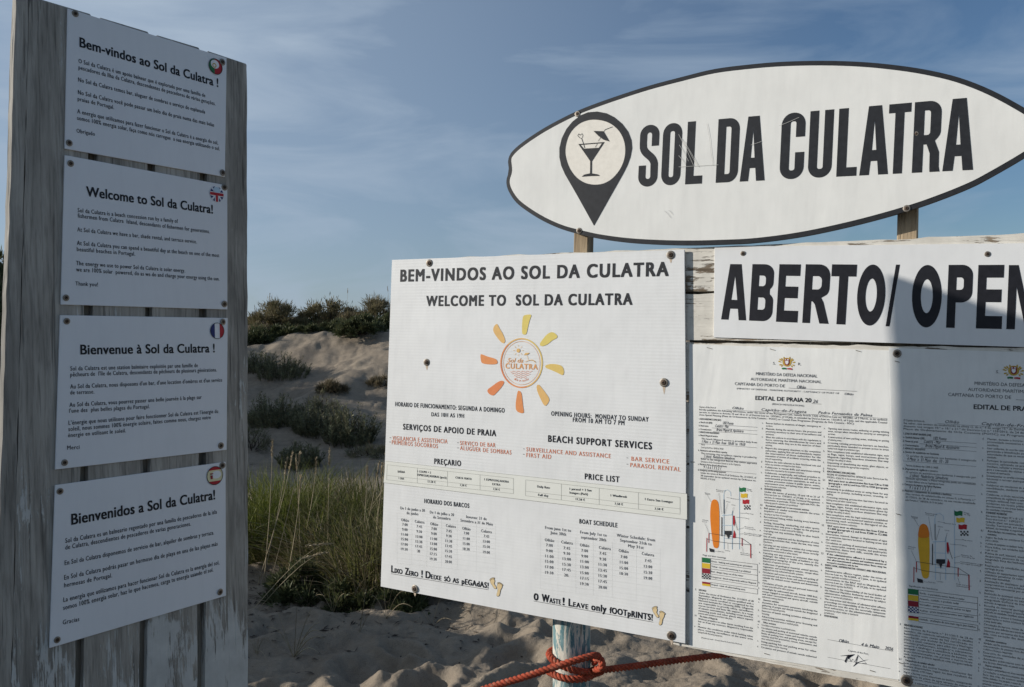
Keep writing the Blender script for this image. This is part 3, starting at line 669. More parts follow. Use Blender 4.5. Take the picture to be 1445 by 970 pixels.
for x0, y0, x1, y1 in ((958, 190, 979, 234), (962, 196, 983, 233), (966, 200, 986, 236), (959, 205, 972, 228), (958, 220, 968, 233), (998, 175, 1004, 218), (1004, 218, 1006, 234), (958, 236, 1014, 233), (938, 298, 947, 308), (944, 297, 949, 303), (1060, 205, 1075, 200), (1100, 178, 1128, 166)): scr.append((thick(ov.px([(x0, y0), ((x0 + x1) / 2 + .8, (y0 + y1) / 2), (x1, y1)]), .0009), []))
ov.flats('scratches', scr, plain('scratch_grey', (0.50, 0.49, 0.46)), 0.0024)
# posts that carry it
def square_post(label, x0, x1, ytop, depth_off):
    T = Thing(PR, 'wooden_post', label, 'post', ((x0 + x1) / 2, 700), depth_off)
    a, b_ = T.at(x0, 340)[0], T.at(x1, 340)[0]; top = T.at((x0 + x1) / 2, ytop)[1]; bot = T.at((x0 + x1) / 2, 700)[1]
    T.prism('shaft', [(a, bot), (b_, bot), (b_, top), (a, top)], depth_off, depth_off + 0.045, M['post_wood'], 0.002); return T
square_post('square bare wood post under the left end of the oval sign', 809.5, 829.5, 215, 0.028)
square_post('square bare wood post under the right end of the oval sign', 1265.5, 1294, 215, 0.028)

# ---- welcome panel
mp_ = Thing(PR, 'welcome_panel', 'large white fluted plastic panel with orange sun emblem, prices and boat times', 'panel', (745, 868), -0.012)
def bowed(T, quad, y0, y1, mat):
    return T.prism('panel', T.px(quad), y0, y1, mat, 0.0008)
bowed(mp_, [(553, 367), (760, 359.6), (966, 352.5), (968, 630), (967, 908.5), (755, 869), (537, 828), (545, 598)], -0.012, -0.007, M['fluted'])
for k in range(2):   # spacer blocks behind the panel
    mp_.prism('spacer', mp_.px([(600 + 330 * k, 366), (625 + 330 * k, 366), (625 + 330 * k, 400), (600 + 330 * k, 400)]), -0.0066, -0.0005, M['batten_wood'])
for s in ((606, 371.5, 5.2), (946.5, 360, 6.0), (602.3, 511.5, 5.0), (937, 540, 6.3), (585.5, 831, 5.6), (947.5, 897, 6.6)): screw(mp_, *s)
rust = []
for x, y, l in ((937, 548, 9), (947.5, 905, 6), (585.5, 837, 5), (602.3, 517, 6), (946.5, 367, 5)):
    rust.append((mp_.px([(x - 2.2, y - 3), (x + 2.4, y - 3), (x + 1.2, y + l * .6), (x + .2, y + l), (x - 1.0, y + l * .5)]), []))
M['rust'] = plain('rust_tint', (0.56, 0.45, 0.34))
for r_ in rust: mp_.flats('rust_stain', [r_], M['rust'], 0.0003)
def c3(x, y): return (530 + x / 3.729, 340 + y / 3.729)
def c5(x, y): return (530 + x / 6.02, 560 + y / 6.02)
def c6(x, y): return (740 + x / 5.704, 570 + y / 5.704)
def c7(x, y): return (530 + x / 5.704, 690 + y / 5.704)
def c8(x, y): return (740 + x / 4.85, 720 + y / 4.85)
W = lambda part, mat, s, a, b, cap, bold=0.0, res=3: text(mp_, part, mat, s, a, b, cap, bold * 1.8, res, lift=0.0015 if part == 'price_table' else 0.0006, sp=1.0 if len(s) < 4 else 1.22 if s.upper() == s else 1.12)
W('heading', 'ink', 'BEM-VINDOS AO SOL DA CULATRA', (565.4, 397.4), (942.5, 389.3), 17.6, 0.02, 5)
W('heading', 'ink', 'WELCOME TO  SOL DA CULATRA', (601.9, 432), (891.6, 430.1), 14.8, 0.02, 5)
W('opening_hours', 'ink', 'HORARIO DE FUNCIONAMENTO: SEGUNDA A DOMINGO', (557.9, 573.3), (711.9, 582.6), 6.2, 0.01)
W('opening_hours', 'ink', 'DAS 10H AS 19H', (608.9, 587.6), (654.6, 589.9), 5.6, 0.01)
W('opening_hours', 'ink', 'OPENING HOURS:  MONDAY TO SUNDAY', (777.9, 586.7), (915, 595.4), 6.4, 0.01)
W('opening_hours', 'ink', 'FROM 10 AM TO 7 PM', (808.4, 595.4), (880.8, 600.2), 6.2, 0.01)
W('heading', 'black', 'SERVIÇOS DE APOIO DE PRAIA', (569, 606.2), (699.8, 615.8), 8.2, 0.016)
W('heading', 'black', 'BEACH SUPPORT SERVICES', (773.7, 623.5), (919.5, 634.5), 9.4, 0.016)
for s, a, b in (('VIGILANCIA E ASSISTENCIA', (554, 621.1), (631.3, 626.1)), ('PRIMEIROS SOCORROS', (553, 627.1), (617.7, 632.8)), ('SERVIÇO DE BAR', (649.3, 628.1), (699.1, 631.4)), ('ALUGUER DE SOMBRAS', (649.3, 635.1), (721.4, 641.7)),
                ('SURVEILLANCE AND ASSISTANCE', (742.8, 637), (861.7, 646.8)), ('FIRST AID', (742.8, 645), (777.7, 647.8)), ('BAR SERVICE', (891, 650.3), (943.9, 654.5)), ('PARASOL RENTAL', (889.4, 659), (960, 665.5))):
    W('service_list', 'orange_text', s, a, b, 5.9, 0.003)
for x, y in ((551, 618.5), (550.5, 624.5), (646.3, 625.6), (646.3, 632.8), (739.2, 634.2), (739.2, 642), (885.3, 646.9), (885.3, 655.8)): W('service_list', 'grey_ink', '-', (x - 1.1, y + 1), (x + 1.1, y + 1.1), 5)
W('heading', 'black', 'PREÇARIO', (613, 654.7), (650.4, 658), 7.6, 0.014); W('heading', 'black', 'PRICE LIST', (825.4, 676.2), (873.8, 680.8), 8.0, 0.014)
mp_.flats('price_strip', [(mp_.px([(544.3, 650.8), (756, 673.5), (969.5, 697), (969.5, 733.5), (755, 707.5), (541.5, 681.2)]), [])], M['cream'], 0.0009)
cells = [thick(mp_.px([(544.3, 650.8), (969, 697)]), .0009), thick(mp_.px([(541.5, 681.2), (969, 733.3)]), .0009)]
def grid(f, tl, tr, br, bl, div, ra, rb):
    for a, b_ in ((tl, tr), (tr, br), (br, bl), (bl, tl), (ra, rb)): cells.append(thick(mp_.px([f(*a), f(*b_)]), .0008))
    for t_ in div:
        x = t_; k = (x - tl[0]) / (tr[0] - tl[0]); cells.append(thick(mp_.px([f(x, tl[1] + (tr[1] - tl[1]) * k), f(x, bl[1] + (br[1] - bl[1]) * k)]), .0008))
grid(c5, (100, 578), (1172, 693), (1172, 823), (95, 705), (355, 612, 888), (97, 668), (1172, 787))
grid(c6, (12, 612), (1253, 752), (1253, 888), (10, 740), (298, 602, 918), (10, 703), (1253, 845))
mp_.flats('table_lines', [(c, []) for c in cells], plain('table_grey', (0.34, 0.34, 0.31)), 0.0013)
for f, items, cap in ((c5, (('DIÁRIA', 190, 644, 250, 649), ('1 DIA', 198, 700, 242, 705), ('1 COLMO + 2', 358, 642, 470, 653), ('ESPREGUIÇADEIRAS (pack)', 355, 671, 603, 697), ('17,50 €', 445, 728, 510, 735), ('CORTA VENTO', 680, 694, 816, 708), ('7,50 €', 718, 758, 773, 764), ('1 ESPREGUIÇADEIRA', 925, 710, 1132, 731), ('EXTRA', 993, 750, 1060, 757), ('7,50 €', 1000, 792, 1055, 798)), 2.9),
                      (c6, (('Daily Rate', 105, 673, 205, 684), ('Full day', 112, 741, 193, 749), ('1 parasol + 2 Sun', 365, 692, 540, 706), ('loungers (Pack)', 365, 722, 510, 736), ('17,50 €', 414, 775, 487, 782), ('1 Windbreak', 695, 745, 826, 757), ('7,50 €', 728, 812, 793, 818), ('1 Extra Sun Lounger', 972, 775, 1196, 799), ('7,50 €', 1050, 852, 1118, 858)), 3.1)):
    for s, x0, y0, x1, y1 in items: W('price_table', 'black', s, f(x0, y0), f(x1, y1), cap, 0.012, 2)
W('heading', 'ink', 'HORARIO DOS BARCOS', c7(393, 114), c7(753, 154), 6.2, 0.012); W('heading', 'ink', 'BOAT SCHEDULE', c8(377, 91), c8(635, 119), 6.3, 0.012)
for f, items, cap in ((c7, (('De 1 de junho a 30', 200, 165, 395, 186), ('de junho', 250, 204, 343, 214), ('De 1 de julho a 20', 437, 198, 630, 221), ('de Setembro', 463, 238, 602, 252), ('Inverno: 21 de', 730, 235, 893, 254), ('Setembro a 31 de Maio', 683, 263, 942, 297), ('Olhão', 206, 260, 268, 267), ('Culatra', 316, 272, 392, 281), ('Olhão', 440, 292, 502, 299), ('Culatra', 566, 306, 644, 316), ('Olhão', 698, 328, 763, 336), ('Culatra', 850, 348, 934, 359)), 4.1),
                      (c8, (('From june 1st to', 142, 128, 318, 150), ('June 30th', 178, 163, 284, 176), ('From July 1st to', 382, 160, 562, 182), ('september 20th', 387, 194, 558, 215), ('Winter Schedule: from', 632, 181, 893, 215), ('September 21th to', 655, 215, 870, 243), ('May 31st', 710, 253, 815, 267), ('Olhão', 140, 213, 203, 219), ('Culatra', 252, 227, 330, 237), ('Olhão', 380, 248, 443, 254), ('Culatra', 510, 265, 590, 275), ('Olhão', 645, 286, 712, 295), ('Culatra', 803, 306, 886, 318)), 4.2)):
    for s, x0, y0, x1, y1 in items: W('boat_times', 'grey_ink', s, f(x0, y0), f(x1, y1), cap, 0.006, 2)
H1 = ['7:00', '9:00', '11:00', '15:00', '17:00', '19:30']; H2 = ['7:45', '9:30', '13:00', '15:30', '17:45', '20']; H3 = ['7:00', '9:00', '11:00', '13:00', '15:00', '17:15', '19:30']; H4 = ['7:45', '9:30', '11:30', '13:45', '15:30', '17:45', '20:00']; H5 = ['7:00', '11:00', '15:00', '18:30']; H6 = ['7:45', '13:00', '15:30', '19:00']
for f, cw, cap, cols in ((c7, 10.5, 3.8, ((236, 231, H1, (298, 338, 378, 416, 457, 496)), (352, 346, H2, (314, 354, 396, 436, 474, 512)), (470, 464, H3, (332, 372, 413, 453, 495, 535, 576)), (590, 586, H4, (350, 390, 431, 471, 512, 555, 597)), (731, 729, H5, (368, 411, 453, 495)), (892, 892, H6, (392, 435, 476, 521)))),
                         (c8, 11.0, 4.0, ((171, 170, H1, (250, 288, 326, 362, 400, 438)), (290, 288, H2[:-1] + ['20.'], (270, 306, 344, 382, 418, 455)), (412, 411, H3, (287, 325, 362, 400, 440, 477, 515)), (536, 535, H4, (306, 345, 383, 422, 460, 498, 538)), (681, 680, H5, (330, 368, 407, 445)), (846, 846, H6, (356, 396, 436, 475))))):
    for xa, xb, hrs, ys in cols:
        for i, (h, y) in enumerate(zip(hrs, ys)):
            x = xa + (xb - xa) * i / max(1, len(ys) - 1); w = cw * len(h)
            W('boat_times', 'grey_ink', h, f(x - w / 2, y - w * .055), f(x + w / 2, y + w * .055), cap, 0.008, 2)
faint = []
for f, xs, ys, sl in ((c7, (172, 290, 412, 530, 655, 810, 965), range(235, 600, 40), .11), (c8, (108, 228, 350, 470, 600, 765, 930), range(195, 545, 38), .125)):
    x0, x1 = xs[0], xs[-1]
    for y in ys: faint.append((thick(mp_.px([f(x0, y), f(x1, y + (x1 - x0) * sl)]), .0004), []))
    for x in xs: faint.append((thick(mp_.px([f(x, ys[0] + (x - x0) * sl - 40), f(x, ys[-1] + (x - x0) * sl)]), .0004), []))
mp_.flats('timetable_grid', faint, plain('faint_grid', (0.66, 0.66, 0.645)), 0.0004)
def motto(words, p0, p1, cap):
    """initials taller than the small capitals; words = [(text, start fraction, end fraction, height factor)]"""
    for s, a, b, hf in words: W('motto', 'black', s, (p0[0] + (p1[0] - p0[0]) * a, p0[1] + (p1[1] - p0[1]) * a), (p0[0] + (p1[0] - p0[0]) * b, p0[1] + (p1[1] - p0[1]) * b), cap * hf, 0.018, 4)
motto([('L', 0, .028, 1), ('IXO', .034, .112, .66), ('Z', .142, .176, 1), ('ERO', .182, .274, .66), ('!', .310, .320, 1), ('D', .354, .400, 1), ('EIXE', .408, .512, .66), ('SÓ', .545, .606, .66), ('AS', .632, .692, .66), ('pEGAdAS!', .726, 1, .8)], (552.4, 807.7), (689.2, 830.3), 9.6)
motto([('0', 0, .036, .92), ('W', .068, .128, 1), ('ASTE', .132, .226, .66), ('!', .244, .256, 1), ('L', .294, .324, 1), ('EAVE', .332, .456, .66), ('only', .486, .610, .92), ('fOOTpRINTS!', .640, 1, .82)], (753.4, 846.6), (920.6, 875.7), 10.2)
mp_.flats('underline', [(thick(mp_.px([(552, 809.6), (689.4, 832.4)]), .0011), []), (thick(mp_.px([(753, 848.2), (921.4, 878)]), .0011), [])], M['black'], 0.0008)
def foot(f, pts, toes): return [f(*p_) for p_ in pts], toes
feet = []
for f, s in ((lambda x, y: mp_.at(*c7(x, y)), 1), (lambda x, y: mp_.at(*c8(880 + (x - 925) * .97 * 4.85 / 5.704 * 1.0, 665 + (y - 722) * 4.85 / 5.704)), 1)):
    feet.append((smooth_closed([f(x, y) for x, y in ((925, 742), (938, 728), (955, 728), (960, 745), (955, 762), (965, 780), (973, 795), (966, 804), (952, 796), (940, 775), (928, 758))], 3), []))
    feet.append((smooth_closed([f(x, y) for x, y in ((985, 768), (1000, 764), (1018, 778), (1016, 798), (1006, 815), (1002, 838), (995, 860), (980, 863), (975, 850), (982, 828), (985, 808), (978, 788))], 3), []))
    for x, y in ((924, 733), (930, 726), (938, 722), (946, 720), (954, 720), (985, 760), (994, 757), (1003, 760), (1012, 766), (1020, 774)): feet.append((ellipse(f(x, y), .0016, .0017, 10), []))
mp_.flats('footprint_outline', [([tuple(Vector(p_) + (Vector(p_) - sum((Vector(z) for z in o), Vector((0, 0))) / len(o)).normalized() * .0011) for p_ in o], []) for o, _ in feet], M['black'], 0.0008)
mp_.flats('footprint', feet, M['skin'], 0.0013)
# sun emblem
s1 = lambda x, y: (660 + x / 5.706, 430 + y / 5.706)
rays = [([(450, 92), (478, 82), (512, 84), (500, 125), (488, 170), (474, 232), (458, 242), (441, 235), (438, 190), (441, 130)], 5), ([(640, 240), (680, 222), (712, 240), (722, 265), (680, 290), (640, 322), (600, 335), (582, 325), (590, 300)], 5), ([(632, 488), (680, 478), (745, 488), (770, 515), (775, 550), (762, 568), (720, 548), (660, 522), (628, 508)], 4), ([(556, 658), (570, 645), (588, 660), (625, 708), (655, 755), (652, 785), (630, 814), (612, 805), (590, 765), (562, 700)], 3),
        ([(402, 705), (416, 695), (432, 712), (440, 760), (446, 820), (452, 868), (425, 873), (392, 850), (388, 790)], 1), ([(160, 688), (200, 655), (250, 620), (282, 614), (293, 630), (270, 668), (235, 708), (205, 732), (172, 718)], 0), ([(112, 400), (160, 418), (220, 436), (240, 458), (232, 478), (180, 482), (118, 472), (106, 440), (104, 410)], 1), ([(236, 156), (256, 190), (285, 240), (302, 290), (290, 312), (262, 295), (220, 240), (206, 205), (214, 175)], 3)]
for pts, ci in rays: mp_.flats('sun_ray', [(smooth_closed([mp_.at(*s1(*p_)) for p_ in pts], 3), [])], M['ray%d' % ci], 0.0008)
cx_, cy_ = 434, 471
def ringarc(rx, ry, w, a0, a1): return [mp_.at(*s1(cx_ + (rx + w) * math.cos(R(a)), cy_ - (ry + w) * math.sin(R(a)))) for a in range(a0, a1 + 1, 5)] + [mp_.at(*s1(cx_ + rx * math.cos(R(a)), cy_ - ry * math.sin(R(a)))) for a in range(a1, a0 - 1, -5)]
for a0, a1, ci in ((-30, 20, 4), (20, 80, 4), (80, 130, 3), (130, 180, 1), (180, 235, 0), (235, 285, 1), (285, 330, 3)): mp_.flats('sun_ring', [(ringarc(160, 190, 11, a0, a1), [])], M['ray%d' % ci], 0.0008)
mp_.flats('inner_ring', [(ringarc(146, 173, 2.5, 0, 180), []), (ringarc(146, 173, 2.5, 180, 360), [])], M['ray2'], 0.0008)
em = [(ellipse(mp_.at(*s1(408, 370)), .0062, .0065, 20), [])]
for i in range(8):
    a = i * math.pi / 4; em.append((thick([mp_.at(*s1(408 + 27 * math.cos(a), 370 + 30 * math.sin(a))), mp_.at(*s1(408 + 42 * math.cos(a), 370 + 46 * math.sin(a)))], .0011), []))
em += [([mp_.at(*s1(*p_)) for p_ in ((452, 408), (466, 390), (500, 388), (485, 402))], []), (thick([mp_.at(*s1(*p_)) for p_ in ((474, 400), (490, 450))], .001), []), (thick([mp_.at(*s1(*p_)) for p_ in ((462, 462), (490, 450), (520, 444), (550, 470))], .0012), []), (thick([mp_.at(*s1(*p_)) for p_ in ((500, 448), (530, 450), (545, 458))], .0012), [])]
mp_.flats('beach_emblem', em, M['ray3'], 0.0012)
wv = []
for k in range(4):
    x0, x1 = 342 + k * 15, 524 - k * 15
    wv.append((thick([mp_.at(*s1(x, 540 + k * 16 + 5 * math.sin((x - 342) * 2 * math.pi / 37))) for x in range(x0, x1, 4)], .0010), []))
mp_.flats('wave_emblem', wv, M['ray0'], 0.0012)
W('emblem_text', 'ray2', 'CULATRA', s1(305, 514), s1(562, 524), 7.4, 0.014); text(mp_, 'emblem_text', 'ray2', 'Sol da', s1(320, 466), s1(446, 468), 6.2, 0.012, 3, shear=0.3)
for i, (ch, a) in enumerate(zip('ILHA DA CULATRA', np.linspace(-116, -64, 15))):
    if ch != ' ':
        p0 = (cx_ + 128 * math.cos(R(a - 1.4)), cy_ - 150 * math.sin(R(a - 1.4))); p1 = (cx_ + 128 * math.cos(R(a + 1.4)), cy_ - 150 * math.sin(R(a + 1.4))); W('emblem_text', 'ray0', ch, s1(*p0), s1(*p1), 2.3, 0.01, 2)

# ---- opening sign
op = Thing(PR, 'opening_sign', 'white banner lettered ABERTO/ OPEN screwed to the top planks, half in shadow', 'sign', (1180, 482), -0.004)
op.prism('panel', op.px([(1008.3, 348.5), (1445, 343.5), (1620, 341.5), (1620, 499), (1445, 490), (1007, 476.5)]), -0.004, -0.0005, M['white'], 0.0006)
ob = lambda x: 451 + (x - 1017.5) * 0.0415 if x < 1290 else 461.5 + (x - 1286) * 0.024
heavy_word(op, 'lettering', M['black'], [('A', 1017.5, 1053), ('B', 1057, 1089.3), ('E', 1095, 1125.3), ('R', 1132, 1167.5), ('T', 1169, 1204.3), ('O', 1207, 1246.5), ('/', 1249.7, 1264.6), ('O', 1286, 1328), ('P', 1335, 1370), ('E', 1377, 1413.5), ('N', 1420, 1461)], ob, lambda x: ob(x) - 373 - (x - 1017) * .003, lambda c: {'A': .30, 'B': .34, 'E': .34, 'R': .31, 'T': .36, 'O': .30, '/': .4, 'P': .35, 'N': .33}[c], 0.20, False, 0.0004)
screw(op, 1048.5, 358, 3.6); screw(op, 1393.5, 358.8, 4.0); screw(op, 1600, 356, 4.0)

# ------------------------------------------------------------------ the two beach regulation sheets
EN2 = """c.|Rescue bathers in situations of danger, emergency or accident;
d.|Maintain, during the service hours, the presence and proximity necessary to their area of surveillance and assistance;
e.|Wear the uniform in accordance with the regulations in force, ensuring the identification by users and authorities while they are in the exercise of their activity;
f.|Report the emergency situations to the competent authorities, applying first aid and immediately request the intervention of those authorities for the evacuation of victims of accidents occurring within the area of responsibility;
g.|Perform the tasks inherent to their functional role and refuse any activities unrelated to their duties;
h.|Collaborate in rescue drills and awareness-raising actions when requested by the competent authorities;
i.|Collaborate, exceptionally, and without prejudice to their primary duty of surveillance and rescue, in environmental protection operations, as well as in accident prevention actions in public spaces, events, entertainment areas, and bathing areas, when requested by the competent authorities.
#4.|PROHIBITED ACTIVITIES
|Under the terms of articles 10 and 18 to 21 of Decree-Law no. 159/2012, of 24 July, in its updated version, in conjunction with the Territorial Management Instruments, in particular, POOC or applicable POC, the following specific activities are prohibited:
#4.1|Recreational, playful and / or non-economic activities
a.|Ball games or similar activities outside the areas designated for such purposes;
b.|Camping or any form of overnight stay;
c.|Recreational fishing within bathing areas between sunrise and sunset;
d.|Surfing, kitesurfing, windsurfing, and other sports activities that may pose a danger to the physical integrity of bathers, in areas reserved for bathing;
e.|Carrying out any activities likely to alter beach morphology;
f.|Use of audio equipment and the development of noise generating activities that, under the law, may cause disturbance;
g.|Carrying out any actions or activities that compromise the public use of beaches, except those strictly necessary for environmental or safety reasons;
h.|Carrying out any actions or activities that may endanger the safety or health of bathers or the biophysical integrity of the area, namely the destruction of vegetation and dunes;
i.|Collection of geological material, animal species, vegetation, and archaeological remains, except when integrated into duly authorised scientific activities;
j.|Circulation and access to the anchoring, and parking of recreational and sports boats and nautical equipment, outside the defined access channels and demarcated areas;
k.|Circulation of boats, jet skis and personal watercraft in water areas defined for other purposes;
l.|Overflight by unlicensed aircraft, below 1000 feet, except engaged in surveillance and rescue operations, and other recreational and sports aircraft, outside authorised crossing channels.
#4.2|Economic activities
a.|Activities for economic purposes involving the gathering of people and disturb outside the designated locations and required permits;
b.|Exercise of beach vending activities without prior licensing;
c.|Advertising activities without prior licensing and outside the demarcated areas or installed panels;
#4.3|Other activities
a.|Circulation and presence in prohibited areas;
b.|Circulation and parking of motorised vehicles outside the established access routes and beyond the defined limits of parking lots and parking areas, except for vehicles used for prevention, rescue, maintenance, and other authorised purposes;
c.|Using parking lots and parking areas for other activities without prior licensing;
d.|Circulation and presence of animals outside authorised areas, except for certified assistance dogs, trained or in training, to accompany, guide and assist persons with disabilities."""
EN3 = """e.|Opening new access routes, widening or paving existing ones, except when intended for security or emergency services;
f.|Construction of new parking areas, widening or paving of existing ones;
g.|Crossing existing protective barriers on beaches, particularly those intended to prevent access to areas marked with danger or prohibition signs;
h.|Non-compliance with established information signs, such as flags, signs, buoys, and instructions given by lifeguards regarding hazardous situations that may endanger the safety of others;
i.|Depositing or abandoning any waste, glass objects, or sharp materials outside the appropriate receptacles;
j.|Making fire.
#5.|BEACH ASSISTANCE ZONE (BAZ) USERS
|REGIME OF ADMINISTRATIVE OFFENCES under Decree-Law No. 159/2012, of July 24, in its current version.
#5.1|BAZ users incur an administrative fine from €30 to €100 (paragraphs a. and b.) and from €55 to €550 (paragraphs c. and d.) if:
a.|Remaining in prohibited areas or using them for any purpose or activity, including access, crossing, or walking;
b.|Crossing existing protective barriers located in bathing areas and other coastal zones;
c.|Non-compliance with established information signs, such as flags, signs, buoys, and instructions given by lifeguards regarding hazardous situations that may endanger the safety of others;
d.|Non-compliance with the legal restrictions established for motorised and non-motorised nautical activities, or practising such activities in disregard of the determinations of maritime authorities.
#5.2|BAZ users incur an administrative fine from €250 to €1.000 (paragraph a.) and from €200 to €2.000 (paragraph b.) if:
a.|Destruction, removal, damage or displacement of signs or protective barriers located in bathing areas and other coastal zones;
b.|Circulation or parking of motorised vehicles, namely cars, motorcycles, mopeds, tricycles, and quadricycles on beaches, dunes and cliffs, outside the areas designated for that purpose.
#5.3|If the administrative offence is committed by a corporate person, the minimum and maximum amounts of the aforementioned administrative fines may be increased in accordance with the law.
#6.|INSPECTION, ADMINISTRATIVE OFFENCE AND PROCEDURAL DECISION
a.|Administrative offence regime, under the terms of Decree-Law no. 96-A/2006, of 2 June, in its updated version applicable to holders of licenses or concessions in the BAZ and to lifeguards, and Decree-Law no. 159/2012, of 24 July, in its updated version (which regulates the POOC);
b.|Inspection is the responsibility of the local bodies of the National Maritime Authority and the entire or administrative authorities with competence by subject matter or territorial jurisdiction;
c.|The instruction and decision of administrative offence proceedings are responsibility of the Port Captain with jurisdiction over the area, the sectorially competent local authorities, or the administrative authorities competent by subject matter or territorial jurisdiction.
#7.|OTHER PROVISIONS"""
EN1B = """#3.|LIFEGUARDS
|Under the terms of Ordinance No. 311/2015 of 28 September, lifeguards are citizens qualified with a lifeguard course certified or recognised by the National Institute for Lifesaving (ISN). Lifeguards are responsible to provide safety, surveillance, rescue services and basic life support, in a range of aquatic environments, including ocean beaches, swimming pools and other places where aquatic practices with mandatory surveillance take place.
#3.1|The duties of lifeguards
|Without prejudice to other duties resulting from the law or from any contract, lifeguard is responsible to:
a.|Monitor the conditions under which bathing takes place, ensuring surveillance of the water area equipped with the saving equipment;
b.|Assist and warn bathers for situations that pose risks or dangers to their health or physical integrity, whether their own or that of others."""
PT1B = """#3.|NADADORES-SALVADORES
|Nos termos da Portaria n.º 311/2015 de 28 de setembro, são nadadores-salvadores (NS) os cidadãos habilitados com curso de NS certificado ou reconhecido pelo Instituto de Socorros a Náufragos (ISN), a quem compete, para além dos conteúdos técnicos profissionais, assegurar o salvamento, socorro a náufragos e assistência a banhistas em qualquer circunstância nas praias de banhos, em áreas concessionadas, em piscinas e outros locais onde ocorram práticas aquáticas com obrigatoriedade de vigilância.
#3.1|Competências do nadador-salvador
|Sem prejuízo das outras funções resultantes das demais disposições legais ou que resultem do contrato celebrado, ao NS compete:
a.|Vigiar a forma como decorrem os banhos, assegurando a vigilância do plano de água através de meios de salvamento;
b.|Auxiliar e advertir os banhistas para situações de risco ou perigosas para a saúde ou integridade física, próprias ou de terceiros;
c.|Socorrer os banhistas em situações de perigo, de emergência ou de acidente."""
PT2 = """d.|Manter, durante o horário de serviço, a presença e proximidade necessárias à sua área de vigilância e assistência;
e.|Usar uniforme, de acordo com os regulamentos em vigor, permitindo a identificação por parte dos utentes e das autoridades de que se encontra no exercício da sua atividade;
f.|Participar às autoridades competentes as situações de socorro, aplicando os primeiros socorros e, de imediato, solicitar a intervenção daquelas autoridades para a evacuação das vítimas de acidentes que ocorram no espaço de intervenção;
g.|Desempenhar as tarefas correspondentes ao seu conteúdo funcional e recusar quaisquer atividades estranhas à sua função;
h.|Colaborar em simulacros de salvamento e em ações de sensibilização, mediante solicitação das autoridades competentes;
i.|Colaborar, a título excecional e sem prejuízo da sua competência de vigilância e salvamento, em operações de proteção ambiental, bem como em ações de prevenção de acidentes em locais públicos, de espetáculos e divertimento e em áreas balneares, mediante solicitação das autoridades competentes.
#4.|ATIVIDADES INTERDITAS
|Nos termos dos artigos 10.º e 18.º a 21.º do Decreto-Lei n.º 159/2012, de 24 de julho, na sua redação atual, em articulação com os Instrumentos de Gestão Territorial, em especial o POOC ou POC aplicável, são interditas as seguintes atividades:
#4.1|Atividades recreativas, lúdicas e/ou de natureza não económica
a.|Jogos de bola ou similares fora das áreas designadas para o efeito;
b.|A prática de campismo ou qualquer forma de pernoita;
c.|Pesca lúdica, nas unidades balneares, entre o nascer e o pôr do sol;
d.|Prática de surf, kitesurf, windsurf e outras atividades desportivas passíveis de constituir perigo para a integridade física dos banhistas, em áreas reservadas a banhos;
e.|Realização de atividades suscetíveis de alterar a morfologia da praia;
f.|Utilização de equipamentos sonoros e desenvolvimento de atividades geradoras de ruído que, nos termos da lei, possam causar incomodidade;
g.|Realização de quaisquer ações ou atividades que comprometam o uso público das praias, exceto as estritamente necessárias por motivos ambientais ou de segurança;
h.|Realização de quaisquer ações ou atividades que ponham em risco a segurança ou saúde dos banhistas ou a integridade biofísica da área, designadamente a destruição da vegetação e dunas;
i.|Recolha de material geológico, espécies animais, vegetação e vestígios arqueológicos, exceto quando integrada em atividades científicas autorizadas;
j.|Circulação e acesso à fundeação e estacionamento de embarcações e meios náuticos fora dos canais de acesso e áreas demarcadas;
k.|Circulação de barcos, motas de água e embarcações de recreio em áreas definidas para outros fins;
l.|Sobrevoo por aeronaves não licenciadas, abaixo dos 1000 pés, com exceção das destinadas a vigilância e salvamento.
#4.2|Atividades económicas
a.|Atividades com fins económicos que envolvam concentração de pessoas fora dos locais destinados para o efeito e licenças requeridas;
b.|Exercício de atividades de venda ambulante sem licenciamento prévio;
c.|Atividades publicitárias sem licenciamento prévio e fora das áreas demarcadas ou painéis instalados;
#4.3|Outras atividades
a.|Circulação e permanência em áreas interditas;
b.|Circulação e estacionamento de veículos motorizados fora das vias de acesso estabelecidas e além dos limites definidos dos parques e zonas de estacionamento, com exceção dos veículos utilizados na prevenção, socorro e manutenção;
c.|Utilização dos parques e zonas de estacionamento para outras atividades sem licenciamento prévio."""
def wrap(s, n):
    out, cur = [], ''
    for w in s.split():
        if len(cur) + len(w) + 1 > n and cur: out.append(cur); cur = w
        else: cur = (cur + ' ' + w).strip()
    out.append(cur); return out

